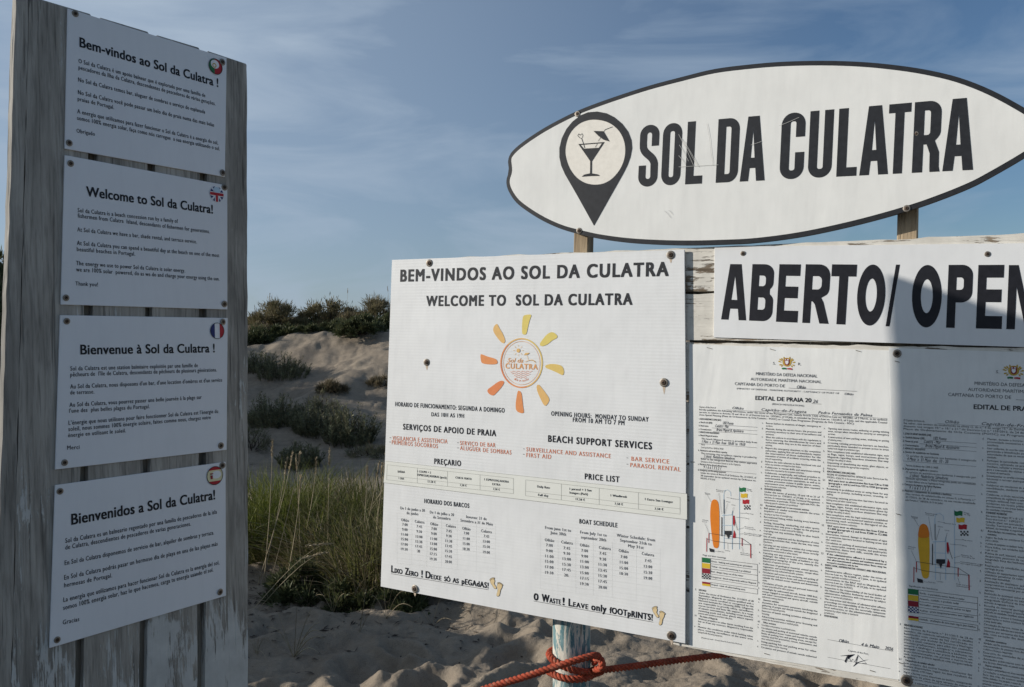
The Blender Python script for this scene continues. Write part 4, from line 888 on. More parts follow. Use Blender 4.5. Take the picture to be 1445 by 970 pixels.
def edital(name, label, quad, base, anchor, pt):
    T = Thing(PR, name, label, 'notice', base, -0.0016 if not pt else -0.0022)
    T.prism('sheet', T.px(quad), T.off, T.off + 0.0012, M['paper'])
    ref = (1037.0, 543.6)
    if anchor:
        a, b = T.at(*anchor), T.at(*ref); T.du, T.dv = a[0] - b[0], a[1] - b[1]
    A = lambda x, y: (970 + x / 6.02, 480 + y / 6.02)
    tx = lambda mat, s, a, b, cap, bold=0.0, part='printed_text', res=2, shear=0.0: text(T, part, mat, s, a, b, cap, 0.003 if mat == 'pen' else max(bold * 1.3, 0.006), res, shear=shear)
    tx('grey_ink', 'MINISTÉRIO DA DEFESA NACIONAL', A(582, 298), A(1103, 320), 4.3, 0, 'heading'); tx('grey_ink', 'AUTORIDADE MARÍTIMA NACIONAL', A(537, 343), A(1138, 368), 4.0, 0, 'heading')
    tx('grey_ink', 'CAPITANIA DO PORTO DE', A(403, 383), A(828, 403), 4.2, 0, 'heading')
    tx('grey_ink', 'S.', A(726, 208), A(748, 210), 3.6); tx('grey_ink', 'R.', A(940, 214), A(966, 216), 3.6)
    if not pt:
        tx('grey_ink', '(MINISTRY OF DEFENSE - MARITIME AUTHORITY - CAPTAINCY OF PORT OF', A(420, 418), A(1290, 460), 2.2); tx('pen', 'Olhão', A(1335, 466), A(1410, 470), 3.0, 0.006, 'handwriting', 2, 0.3)
        tx('grey_ink', '(BEACH REGULATIONS)', A(720, 550), A(990, 566), 2.3)
        e0_, e1_, cp = A(578, 508), A(1052, 530), 5.6
    else: e0_, e1_, cp = A(576, 480), A(1052, 498), 5.8
    tx('black', 'EDITAL DE PRAIA 20', e0_, e1_, cp, 0.018, 'heading', 3)
    tx('pen', '26', (e1_[0] + 2, e1_[1] + .6), (e1_[0] + 9.5, e1_[1] + 1), 4.6, 0.004, 'handwriting', 2, 0.3); tx('pen', 'Olhão', A(930, 411), A(1005, 415), 4.4, 0.004, 'handwriting', 2, 0.3)
    rules = []
    def rule(p0, p1, w=.0007): rules.append((thick([T.at(*p0), T.at(*p1)], w), []))
    rule((e1_[0] + .6, e1_[1] + 1.6), (e1_[0] + 14, e1_[1] + 2.4)); rule(A(860, 408), A(1440, 436)); 
    # intro and columns in board metres
    Z = T.at(986, 600); pit = abs(T.at(1075, 650)[1] - T.at(1075, 653.74)[1]); cap = pit * 0.66
    xl = T.at(986.3, 596)[0]; xr = T.at(1251.5, 596)[0]
    def row(px_left, y): return T.at(px_left, y)[1]
    def put(mat, s, x0, x1, z, bold=0.0, c=None, part='printed_text', sh=0.0): text(T, part, mat, s, (x0, z), (x1, z), c or cap, (bold * .5 if mat == 'pen' else max(bold * 1.6, 0.006)), 2, raw=True, shear=sh, sp=1.08)
    def natural(s, bold=0.0): return len(s) * pit * 0.272 * (1.06 if bold else 1.0)
    z0 = row(986.3, 575.5)
    intro = ['hereby publishes the following information, under the terms of the Portuguese Law, namely Article 13(3) of Decree-Law no. 44/2002, of 2 March, in its updated', 'version, in relation to Articles 10 and 18 to 21 of Decree-Law no. 159/2012, of 24 July, as amended by Decree-Law no. 132/2015, of 9 July, and the applicable Coastal', 'Zone Spatial Planning (Plano de Ordenamento da Orla Costeira - POOC) or Coastal Zone Programme (Programa da Orla Costeira - POC):'] if not pt else \
            ['faz saber, nos termos do estabelecido na alínea c), do n.º 4 do artigo 13.º do Decreto-Lei n.º 44/2002, de 2 de março, na sua redação atual, conjugado com o', 'disposto nos artigos 10.º e 18.º a 21.º do Decreto-Lei n.º 159/2012, de 24 de julho, na sua redação atual e nos termos do disposto no respetivo', 'Plano de Ordenamento da Orla Costeira (POOC) ou Programa da Orla Costeira (POC) aplicável:']
    put('ink', 'Captain of the Port of' if not pt else 'O Capitão do Porto de', xl, xl + natural('Captain of the Port of  '), z0)
    put('pen', 'Olhão', xl + .092, xl + .122, z0 + .001, 0.006, cap * 1.5, 'handwriting', .3); put('pen', 'Capitão-de-Fragata', xl + .17, xl + .285, z0 + .001, 0.006, cap * 1.5, 'handwriting', .3); put('pen', 'Pedro Fernandes da Palma', xl + .315, xl + .445, z0 + .001, 0.006, cap * 1.5, 'handwriting', .3)
    for a_, b_ in ((.075, .19), (.20, .34), (.35, xr - xl)): rules.append(([(xl + a_, z0 - .002), (xl + b_, z0 - .002), (xl + b_, z0 - .0014), (xl + a_, z0 - .0014)], []))
    for i, s in enumerate(intro): put('ink', s, xl, xr if i < 2 else xl + (xr - xl) * .84, z0 - pit * (i + 1) * 1.02)
    def column(src, x0, x1, z, zend, n):
        for ln in src.split('\n'):
            bold = ln.startswith('#'); k, s = ln.lstrip('#').split('|')
            bd = 0.012 if bold else 0.0; ind = pit * (1.45 if len(k) < 3 else 2.0)
            rows_ = wrap(s, n)
            for i, r_ in enumerate(rows_):
                if z < zend: return z
                if i == 0 and k: put('ink', k, x0, x0 + natural(k) * .8, z, bd)
                full = len(r_) > n * .8 and i < len(rows_) - 1
                put('black' if bold else 'ink', r_, x0 + ind, x1 if full else min(x1, x0 + ind + natural(r_, bd)), z, bd); z -= pit
            z -= pit * (.12 if not bold else .05)
        return z
    c1r, c2l, c2r, c3l, c3r = T.at(1067.5, 650)[0], T.at(1073.3, 690)[0], T.at(1157.5, 660)[0], T.at(1161.8, 640)[0], T.at(1253, 680)[0]
    zb_ = row(1074, 918)
    column(EN2 if not pt else PT2, c2l, c2r, row(1073.3, 598), zb_, 55)
    column(EN3, c3l, c3r, row(1161.8, 605.5), row(1165, 884), 55) if not pt else None
    # first column form lines: (y at the left edge, text, bold, handwriting, start of the handwriting)
    form = [(592.4, '1. BEACH ASSISTANCE ZONE (BAZ)', 1, None, 0), (597, 'a. Beach unit (BU)', 1, 'UB2 Poente', .42), (601.8, 'b. Beach name', 1, 'Culatra - Mar', .29), (606.8, 'c. Concessionaire', 1, 'Bruna Miguel B. Apolinário', .31), (611, '2. SERVICES AND REQUIREMENTS', 1, None, 0), (615.4, 'a. Beach lifeguard service', 1, None, 0), (620, 'The beach lifeguard service is provided daily from', 2, None, 0), (625, '', 0, '1 Maio  a  21 Maio  from  10h30  to  19h30', .06), (628.2, 'hours', 0, None, 0), (632.3, 'Lunch period from 13h00 to 14h30', 0, None, 0), (636.7, 'b. Assistance and surveillance capacity', 1, None, 0), (640.6, 'The swimming ring surveillance capacity is provided by', 2, None, 0), (645.4, '', 0, '2 (dois)  Nadadores Salvadores', .1), (648.6, 'Refer to the Integrated Rescue Plan (when approved', 2, None, 0), (652.4, 'Directions of the Concession license or at the Captaincy.', 0, None, 0), (656.3, 'c. Maritime Police (Local office) hours', 1, None, 0), (661, '', 0, '9 1 6 6 1 3 5 2 1', .1), (664.4, 'd. Emergency and life-saving equipment', 1, None, 0), (668.3, 'Under the terms of Annex II of Ordinance No. 311/2015, of', 2, None, 0), (672.2, '28 September (in its updated version by Ordinance no.', 2, None, 0), (675.9, '168/2016, of 16 July)', 0, None, 0)]
    if pt: form = [(y, {'1. BEACH ASSISTANCE ZONE (BAZ)': '1. ZONA DE APOIO BALNEAR (ZAB)', 'a. Beach unit (BU)': 'a. Unidade Balnear (UB)', 'b. Beach name': 'b. Nome da praia', 'c. Concessionaire': 'c. Concessionário', '2. SERVICES AND REQUIREMENTS': '2. SERVIÇOS E REQUISITOS', 'a. Beach lifeguard service': 'a. Serviço de assistência aos banhistas', 'The beach lifeguard service is provided daily from': 'O serviço de assistência aos banhistas é assegurado', 'hours': '', 'Lunch period from 13h00 to 14h30': 'Período de almoço das 13h00 às 14h30.', 'b. Assistance and surveillance capacity': 'b. Dispositivo de vigilância e socorro', 'The swimming ring surveillance capacity is provided by': 'O serviço de assistência aos banhistas é assegurado por', 'Refer to the Integrated Rescue Plan (when approved': 'Quando aprovado, o Plano Integrado pode ser consultado', 'Directions of the Concession license or at the Captaincy.': 'no Apoio Balnear e/ou na Capitania do Porto.', 'c. Maritime Police (Local office) hours': 'c. Contacto do piquete da Polícia Marítima', 'd. Emergency and life-saving equipment': 'd. Materiais e equipamento de assistência a banhistas', 'Under the terms of Annex II of Ordinance No. 311/2015, of': 'Nos termos do estabelecido no anexo II, à Portaria n.º', '28 September (in its updated version by Ordinance no.': '311/2015, de 28 de setembro, na sua versão atualizada', '168/2016, of 16 July)': 'pela Portaria n.º 168/2016, de 16 de junho:'}.get(s, s), b, ('4 Maio  a  31 Maio  das  10 - 20' if h and h.startswith('1 Maio') else h), st) for y, s, b, h, st in form]
    for y, s, bd, h, st in form:
        z = row(987, y); w = c1r - xl
        if s:
            lab = s[:1] in '12abcd' and s[1:2] == '.'; x0 = xl if lab else xl + pit * 1.1
            put('black' if bd == 1 else 'ink', s, x0, c1r if bd == 2 else min(c1r, x0 + natural(s, bd == 1)), z, 0.012 if bd == 1 else 0)
        if h:
            x0 = xl + w * st; put('pen', h, x0, min(c1r + .006, x0 + len(h) * pit * .40), z + .0006, 0.006, cap * 1.65, 'handwriting', .3)
            rules.append(([(x0 - .01, z - .0022), (c1r, z - .0022), (c1r, z - .0016), (x0 - .01, z - .0016)], []))
    # picture of the beach post equipment
    B = lambda x, y: T.at(970 + x / 4.406, 630 + y / 4.406)
    bp = lambda pts: [B(*p_) for p_ in pts]
    bo = bp([(168, 330), (185, 338), (195, 365), (199, 430), (199, 520), (197, 600), (190, 630), (168, 630), (158, 600), (148, 520), (142, 440), (145, 370), (153, 340)])
    T.flats('rescue_board_picture', [(smooth_closed(bo, 3), [])], M['orange' if not pt else 'amber'], 0.0006)
    if pt: T.flats('rescue_board_picture', [(smooth_closed(bp([(168, 330), (185, 338), (195, 365), (197, 400), (170, 408), (144, 402), (145, 370), (153, 340)]), 3), [])], M['orange'], 0.0010)
    L_ = lambda pts, w: (thick(bp(pts), w), [])
    T.flats('chair_picture', [L_([(228, 640), (226, 300)], .0016), L_([(226, 300), (232, 275), (250, 270), (268, 285), (270, 310)], .001), L_([(215, 430), (278, 425)], .0016), L_([(278, 640), (280, 400)], .0016), L_([(218, 490), (280, 492)], .0012), L_([(228, 570), (278, 575)], .0012), L_([(323, 640), (323, 250)], .0014)], M['pale_blue'], 0.0006)
    T.flats('post_picture', [L_([(120, 655), (121, 570)], .0020), L_([(133, 600), (134, 540)], .0020), L_([(340, 620), (340, 570)], .0020), L_([(394, 695), (393, 608)], .0024), (bp([(284, 432), (292, 430), (298, 470), (290, 498), (284, 480)]), []), (bp([(290, 520), (300, 545), (300, 570), (282, 570), (286, 545)]), [])], M['red'], 0.0006)
    T.flats('rope_picture', [L_([(121, 575), (170, 590), (260, 602), (340, 606), (394, 612)], .0009), L_([(134, 540), (340, 572), (394, 610)], .0009), L_([(213, 558), (214, 440)], .0020), L_([(227, 418), (227, 330)], .0014), L_([(296, 470), (312, 522)], .0009), (bp([(232, 525), (276, 525), (276, 548), (262, 552), (254, 578), (246, 552), (232, 548)]), []), (bp([(136, 632), (165, 640), (166, 658), (140, 655)]), []), L_([(122, 300), (147, 345)], .0005), L_([(195, 290), (213, 420)], .0005), L_([(250, 355), (232, 420)], .0005), L_([(287, 378), (275, 430)], .0005), L_([(108, 478), (134, 540)], .0005), L_([(240, 316), (270, 322)], .0005), L_([(325, 415), (360, 416)], .0005), L_([(300, 440), (360, 445)], .0005), L_([(320, 515), (352, 505)], .0005), L_([(320, 545), (350, 542)], .0005), L_([(338, 625), (348, 660)], .0005), L_([(250, 600), (252, 640)], .0005), L_([(168, 650), (190, 655)], .0005)], M['ink'], 0.0011)
    for m_, y in (('green', 255), ('yellow', 292), ('red', 330)):
        x = 322 + (y - 255) * .28
        T.flats('flag_picture', [(bp([(x, y), (x + 14, y + 5), (x + 28, y), (x + 42, y + 3), (x + 40, y + 29), (x + 26, y + 26), (x + 12, y + 30), (x, y + 26)]), [])], M[m_], 0.0006)
    chk = []
    for i in range(5):
        for j in range(3):
            if (i + j) % 2 == 0: x, y = 352 + i * 8, 366 + j * 9 + (i % 2); chk.append((bp([(x, y), (x + 8, y + 1), (x + 8, y + 10), (x, y + 9)]), []))
    T.flats('flag_picture', chk, M['black'], 0.0006)
    for s, x, y in (('Rescue', 108, 292), ('board', 112, 299), ('Rescue pole', 178, 272), ('and hook', 180, 281), ('Chair', 240, 346), ('Line', 275, 366), ('Whistle', 92, 460), ('board', 92, 470), ('Rescue line', 270, 326), ('Flag mast', 362, 418), ('Buoy', 362, 450), ('Rescue fin', 356, 502), ('Carrying fin', 358, 512), ('Immobilisation collar', 352, 540), ('and rigid stretcher', 352, 549), ('First aid post', 330, 664), ('delimitation', 330, 674), ('Aid kit', 190, 655), ('Ladder', 234, 650), ('Flags', 370, 268), ('by day', 370, 277)):
        a_ = (970 + x / 4.406, 630 + y / 4.406); tx('grey_ink', s, a_, (a_[0] + len(s) * 5.4 / 4.406, a_[1] + len(s) * .75 / 4.406), 1.35)
    # flag key
    C_ = lambda x, y: (980 + x / 6.47, 770 + y / 6.47)
    fk = lambda pts: [T.at(*C_(*p_)) for p_ in pts]
    yy = [(108, 152), (158, 203), (206, 250), (253, 300)]
    tx('grey_ink', 'Flags and their meanings' if not pt else 'Significado das bandeiras', C_(75, 92), C_(285, 120), 2.2)
    for m_, (a_, b_) in zip(('green', 'yellow', 'maroon'), yy): T.flats('flag_swatch', [(fk([(70, a_), (145, a_ + 9), (145, b_ + 9), (70, b_)]), [])], M[m_], 0.0006)
    ck = []
    for i in range(6):
        for j in range(4):
            if (i + j) % 2 == 0: x, y = 70 + i * 12.5, 253 + j * 11.7 + i * 1.5; ck.append((fk([(x, y), (x + 12.5, y + 1.5), (x + 12.5, y + 13), (x, y + 11.7)]), []))
    T.flats('flag_swatch', ck, M['black' if not pt else 'navy'], 0.0006)
    T.flats('flag_swatch', [(fk([(70, 328), (145, 338), (145, 356), (70, 346)]), [])], M['maroon'], 0.0006); T.flats('flag_swatch', [(fk([(70, 346), (145, 356), (145, 374), (70, 364)]), [])], M['yellow'], 0.0006)
    for s, y0, x1, y1 in ((('Green - bathing and swimming are permitted', 150, 525, 200), ('Yellow - be careful swimming is prohibited', 196, 510, 249), ('Red - danger: keep out of the water', 243, 445, 285), ('Chequered - beach temporarily without lifeguard', 291, 560, 352), ('Striped - Limit of safest bathing zone', 362, 462, 410)) if not pt else (('Verde - é permitido tomar banho e nadar', 150, 480, 196), ('Amarelo - cuidado, é proibido nadar', 196, 440, 232), ('Vermelho - perigo, é proibido entrar na água', 243, 525, 288), ('Xadrez - praia temporariamente sem vigilância', 291, 545, 340), ('Limitada - sinalização da zona mais segura para banhos', 362, 560, 420))): tx('ink', s, C_(152, y0), C_(x1, y1), 2.3, 0.006)
    for p0, p1 in (((145, 118), (575, 172)), ((575, 172), (575, 372)), ((575, 372), (145, 304)), ((145, 165), (575, 222)), ((145, 212), (575, 272)), ((145, 259), (575, 322)), ((145, 336), (575, 398)), ((575, 398), (575, 443)), ((575, 443), (145, 378)), ((68, 106), (68, 300)), ((145, 116), (145, 308)), ((68, 300), (145, 308))): rule(C_(*p0), C_(*p1), .0009)
    zl = column(EN1B if not pt else PT1B, xl, c1r, row(988.5, 834), row(988.5, 897 if not pt else 905), 52)
    tx('grey_ink', '(Modelo aprovado - Direção-Geral da Autoridade Marítima)', C_(62, 846), C_(430, 908), 1.8)
    # signature block
    if not pt:
        S_ = lambda x, y: (1160 + x / 5.71, 790 + y / 5.71)
        rule(S_(45, 642), S_(570, 738)); rule(S_(45, 785), S_(548, 878))
        for s, a_, b_ in (('Olhão', S_(137, 664), S_(215, 674)), ('4', S_(315, 694), S_(335, 697)), ('de', S_(345, 699), S_(368, 702)), ('Maio', S_(382, 705), S_(460, 716)), ('2026', S_(505, 722), S_(572, 734))): tx('pen', s, a_, b_, 4.6, 0.006, 'handwriting', 2, .3)
        tx('grey_ink', 'Captain of the Port,', S_(210, 737), S_(375, 767), 2.4)
        sg = [[(148, 775), (265, 762), (205, 800), (182, 822), (200, 775), (192, 830)], [(192, 830), (205, 800), (222, 795), (230, 820), (248, 800), (262, 825), (278, 790), (290, 765), (275, 830)], [(285, 765), (320, 800), (358, 835), (270, 832), (380, 800), (300, 822), (250, 860)]]
        T.flats('signature', [(thick([T.at(*S_(*p_)) for p_ in l], .0007), []) for l in sg], M['pen'], 0.0007)
    # small national emblem
    e = lambda x, y: T.at(1080 + x / 24.08, 495 + y / 24.08)
    lv = []
    for x, y, an in ((470, 365, 170), (500, 300, 150), (560, 280, 125), (635, 245, 100), (500, 480, 200), (560, 520, 225), (985, 395, 10), (930, 320, 35), (900, 290, 55), (830, 245, 80), (960, 500, -20), (900, 540, -45)):
        ca, sa = math.cos(R(an)), math.sin(R(an)); ox, oy = (660, 400) if x < 730 else (820, 400)
        lv.append(([e(x + 40 * ca, y - 40 * sa), e(x - 26 * sa, y - 26 * ca), e((x + ox) / 2, (y + oy) / 2 + 20), e(x + 26 * sa, y + 26 * ca)], []))
    T.flats('wreath_emblem', [(ellipse(e(735, 395), abs(e(885, 395)[0] - e(735, 395)[0]), abs(e(735, 545)[1] - e(735, 395)[1])), [])] + lv, M['gold'], 0.0006)
    T.flats('shield_emblem', [(smooth_closed([e(*p_) for p_ in ((660, 290), (735, 275), (815, 290), (822, 400), (800, 470), (735, 505), (672, 470), (655, 400))], 3), [])], M['maroon'], 0.0012)
    T.flats('shield_field', [(smooth_closed([e(*p_) for p_ in ((685, 350), (735, 345), (785, 350), (785, 420), (735, 470), (685, 420))], 3), []), ([e(*p_) for p_ in ((672, 300), (708, 292), (708, 325), (672, 330))], []), ([e(*p_) for p_ in ((745, 290), (800, 298), (800, 330), (745, 325))], [])], M['flag_white'], 0.0018)
    T.flats('ribbon_emblem', [([e(*p_) for p_ in ((560, 590), (640, 575), (720, 590), (715, 640), (620, 630), (570, 640))], [])], M['green'], 0.0012); T.flats('ribbon_emblem', [([e(*p_) for p_ in ((740, 600), (830, 590), (915, 605), (905, 655), (820, 640), (750, 635))], [])], M['red'], 0.0012)
    T.flats('rules', rules, M['grey_ink'], 0.0007)
    T.du = T.dv = 0.0
    return T
ed1 = edital('regulation_notice', 'white English beach regulations sheet stapled beside the welcome panel, mostly in sunlight', [(972.5, 486), (1110, 490.5), (1262, 495), (1268, 700), (1273, 960.5), (1110, 934), (973, 912.5)], (1110, 934), None, False)
ed2 = edital('regulation_notice', 'white Portuguese beach regulations sheet in shadow at the right edge, beneath the opening sign', [(1254, 491), (1445, 497.5), (1640, 504), (1640, 1030), (1445, 993), (1268, 962), (1262, 700)], (1400, 985), (1338, 559), True)
for x, y in ((1001, 491.5), (1090, 493.5), (1082, 923), (1231, 947), (1211, 495.5)): staple(ed1, x, y)
staple(ed1, 977, 652, 5, 0); staple(ed2, 1266, 510.5); staple(ed2, 1268, 726); staple(ed2, 1272, 936)
screw(ed2, 1266, 499, 5.8); screw(ed2, 1279.5, 960, 8.0)
flush_texts()

# ------------------------------------------------------------------ round post, rope
def round_post(label, pxc, half_px, back, ztop, seed):
    P = PR; u, v = P.loc(pxc, 900, back); w = P.world(u, v, back); r = half_px / FPX * w.y
    gz = H(w.x, w.y) - 0.3
    root = bpy.data.objects.new('round_post', None); COL.objects.link(root); root.location = (w.x, w.y, gz + .3); root.empty_display_size = .05
    tag(root, label, 'post')
    n, k = 40, 60; V, F = [], []
    for i in range(k + 1):
        z = gz + (ztop - gz) * i / k
        for j in range(n):
            a = 2 * math.pi * j / n; rr_ = r * (1 + .018 * math.sin(a * 3 + seed + z * 1.3) + .008 * math.sin(a * 11 + z * 5)); V.append((rr_ * math.cos(a), rr_ * math.sin(a), z - gz - .3))
    for i in range(k):
        for j in range(n): F.append((i * n + j, i * n + (j + 1) % n, (i + 1) * n + (j + 1) % n, (i + 1) * n + j))
    F.append(tuple(range(k * n, k * n + n)))
    link('shaft', mesh('shaft', V, F), M['post_paint'], root, True); return w, r
def post_paint():
    m, nt, b = nodes_of('peeling_blue_white_paint', 0.75, 0.25)
    g = noise(nt, coords(nt, (60, 60, 6)), 1.0, 6, 0.65, .5)
    p1 = math2(nt, 'ADD', noise(nt, coords(nt, (15, 15, 4.5)), 1.0, 9, .7, 1.0), math2(nt, 'MULTIPLY', math2(nt, 'SUBTRACT', g, .5), .5))
    wh = mix(nt, 1.0, (0.66, 0.62, 0.53), ramp(nt, g, [(0.3, .72), (.6, 1.05)]), 'MULTIPLY')
    blue = ramp(nt, noise(nt, coords(nt, (40, 40, 20)), 1, 6, .7), [(.35, (0.07, 0.16, 0.18)), (.65, (0.20, 0.31, 0.32))])
    c = mix(nt, ramp(nt, p1, [(.49, 0.0), (.53, 1.0)]), wh, blue)
    cr = ramp(nt, noise(nt, coords(nt, (75, 75, 3.2), 1.0), 1, 4), [(.63, 0.0), (.68, 1.0)])
    c = mix(nt, cr, c, (0.10, 0.08, 0.06)); nt.links.new(c, b.inputs['Base Color'])
    bump(nt, b, math2(nt, 'SUBTRACT', p1, cr), 0.6, .003); return m
M['post_paint'] = post_paint()
pw, pr = round_post('round post with peeling blue and white paint, tied with orange rope', 806, 26.5, 0.095, 0.80, 0.3)
round_post('round post with peeling paint under the bottom edge of the right notice', 1290, 30, 0.09, 0.83, 2.0)

def world_px(px, py, depth): return Vector(((px - CX) / FPX * depth, depth, EYE - (py - CY) / FPX * depth))
def catmull(P, step=0.004):
    P = [2 * P[0] - P[1]] + P + [2 * P[-1] - P[-2]]; out = []
    for i in range(1, len(P) - 2):
        p0, p1, p2, p3 = P[i - 1:i + 3]; n = max(2, int((p2 - p1).length / step))
        for k in range(n):
            t = k / n; out.append(0.5 * ((2 * p1) + (p2 - p0) * t + (2 * p0 - 5 * p1 + 4 * p2 - p3) * t * t + (3 * p1 - p0 - 3 * p2 + p3) * t ** 3))
    out.append(P[-2]); return out
def strands(path, r, V, F, pitch=0.042, ns=3, n=7):
    L = [0.0]
    for i in range(1, len(path)): L.append(L[-1] + (path[i] - path[i - 1]).length)
    T = [(path[min(i + 1, len(path) - 1)] - path[max(i - 1, 0)]).normalized() for i in range(len(path))]
    nrm = T[0].orthogonal().normalized(); fr = []
    for t in T:
        nrm = (nrm - nrm.dot(t) * t).normalized(); fr.append((nrm.copy(), t.cross(nrm)))
    for s in range(ns):
        base = len(V)
        for i, p in enumerate(path):
            a = 2 * math.pi * (L[i] / pitch + s / ns); A, B = fr[i]; c = p + (A * math.cos(a) + B * math.sin(a)) * r * .43
            for j in range(n): b = 2 * math.pi * j / n; V.append(c + (A * math.cos(b) + B * math.sin(b)) * r * .62)
        for i in range(len(path) - 1):
            for j in range(n): q = base + i * n; F.append((q + j, q + (j + 1) % n, q + n + (j + 1) % n, q + n + j))
        F.append(tuple(base + j for j in range(n))[::-1]); F.append(tuple(base + (len(path) - 1) * n + j for j in range(n)))
def build_rope():
    V, F = [], []; r = 0.0108; D = pw.y; c = Vector((pw.x, pw.y, 0)); zp = lambda y, d=D: EYE - (y - CY) / FPX * d
    R1 = pr + r * .95
    def ring(zl, zr, a0, a1, extra=0.0, n=22):   # angle 180 = left, 270 = towards viewer, 0 = right
        return [c + Vector(((R1 + extra) * math.cos(R(a)), (R1 + extra) * math.sin(R(a)), zl + (zr - zl) * (0.5 + 0.5 * math.cos(R(a))))) for a in np.linspace(a0, a1, n)]
    # upper turn, then lower turn, ending at the knot on the right
    p = [world_px(846, 930, D - .05)] + ring(zp(924), zp(930), 20, 180) + ring(zp(924), zp(943), 195, 345) + [world_px(851, 943, D - .03)]
    strands(catmull(p), r, V, F)
    p = ring(zp(949), zp(938), 30, 180) + ring(zp(945), zp(948), 195, 340) + [world_px(850, 946, D - .05), world_px(848, 932, D - .075)]
    strands(catmull(p), r, V, F)
    kn = [world_px(x, y, D - d) for x, y, d in ((838, 946, .05), (848, 943, .08), (850, 934, .08), (843, 929, .065), (838, 936, .04))]
    strands(catmull(kn), r * .95, V, F)
    lf = [world_px(845, 926, D - .06)] + [world_px(x, y, d) for x, y, d in ((836, 926, D - .095), (806, 934, D - .112), (775, 944, D - .105), (735, 957, D - .09), (690, 970.5, D - .06), (600, 1002, D + .02), (500, 1040, D + .1))]
    strands(catmull(lf), r, V, F)
    rt = [world_px(846, 946, D - .05)] + [world_px(x, y, d) for x, y, d in ((862, 944.5, D - .03), (905, 939, D + .02), (960, 931.5, D + .08), (1020, 924.5, D + .14), (1080, 918, D + .2), (1220, 905, D + .3))]
    strands(catmull(rt), r, V, F)
    m, nt, b = nodes_of('orange_rope', 0.8, 0.2)
    v = noise(nt, coords(nt, (1, 1, 1)), 160, 5, .65); w = noise(nt, coords(nt, (1, 1, 1)), 12, 3)
    cc = mix(nt, 1.0, ramp(nt, v, [(.3, (0.26, 0.042, 0.022)), (.65, (0.50, 0.095, 0.045))]), ramp(nt, w, [(.35, .62), (.65, 1.05)]), 'MULTIPLY')
    cc = mix(nt, ramp(nt, noise(nt, coords(nt, (1, 1, 1), 2.0), 55, 5, .7), [(.54, 0.0), (.66, .45)]), cc, (0.34, 0.22, 0.15))
    nt.links.new(cc, b.inputs['Base Color']); bump(nt, b, v, .6, .002)
    me = mesh('rope', V, F); o = link('rope', me, m, None, True)
    tag(o, 'twisted orange rope knotted round the peeling blue and white post', 'rope')
build_rope()

# ------------------------------------------------------------------ plants
M['juniper'] = foliage('crest_shrub_leaves', [(0.14, 0.13, 0.06), (0.20, 0.175, 0.085), (0.27, 0.22, 0.125), (0.17, 0.155, 0.075)])
M['dry_shrub'] = foliage('dry_shrub_twigs', [(0.15, 0.115, 0.07), (0.20, 0.16, 0.10), (0.10, 0.095, 0.05)])
M['mat'] = foliage('dark_mat_leaves', [(0.050, 0.065, 0.028), (0.085, 0.098, 0.042), (0.13, 0.13, 0.065)])
M['greygreen'] = foliage('grey_green_leaves', [(0.09, 0.10, 0.06), (0.145, 0.15, 0.085), (0.23, 0.215, 0.12), (0.115, 0.125, 0.065)])
M['grass'] = foliage('marram_blades', [(0.075, 0.092, 0.020), (0.12, 0.13, 0.034), (0.18, 0.17, 0.065), (0.27, 0.22, 0.12)], 0.3)
M['green_grass'] = foliage('green_blades', [(0.075, 0.10, 0.014), (0.12, 0.145, 0.024), (0.175, 0.175, 0.045)], 0.35)
M['straw'] = foliage('dry_straw', [(0.36, 0.28, 0.17), (0.46, 0.38, 0.25), (0.30, 0.23, 0.14)], 0.15)
M['twig'] = plain('dead_twig', (0.07, 0.055, 0.045), 0.9, 0.1, 0.4)

def norm(a): return a / np.maximum(1e-9, np.linalg.norm(a, axis=1))[:, None]
def leaf_mesh(name, P, D, Ln, Wd):
    """one diamond leaf per row: base P, direction D, length, width"""
    n = len(P); D = norm(D); S = norm(np.cross(D, rng.normal(size=(n, 3)))); Ln = Ln[:, None]; Wd = Wd[:, None]
    V = np.stack([P, P + D * Ln * .5 + S * Wd * .5, P + D * Ln, P + D * Ln * .5 - S * Wd * .5], 1).reshape(-1, 3)
    return big_mesh(name, V, np.arange(n * 4).reshape(-1, 4))
def big_mesh(name, V, F):
    me = bpy.data.meshes.new(name); me.vertices.add(len(V)); me.vertices.foreach_set('co', V.astype(np.float32).ravel())
    k = F.shape[1]; me.loops.add(F.size); me.loops.foreach_set('vertex_index', F.ravel().astype(np.int32)); me.polygons.add(len(F))
    me.polygons.foreach_set('loop_start', np.arange(0, F.size, k, dtype=np.int32)); me.update(calc_edges=True); return me
def stems_mesh(name, paths, r0, r1=0.4):
    V, F = [], []
    for p in paths:
        k = len(p); base = len(V)
        for i, q in enumerate(p):
            rr_ = r0 * (1 - (1 - r1) * i / (k - 1))
            for j in range(4): a = j * math.pi / 2; V.append((q[0] + rr_ * math.cos(a), q[1] + rr_ * math.sin(a), q[2]))
        for i in range(k - 1):
            for j in range(4): F.append((base + i * 4 + j, base + i * 4 + (j + 1) % 4, base + (i + 1) * 4 + (j + 1) % 4, base + (i + 1) * 4 + j))
    return big_mesh(name, np.array(V), np.array(F))
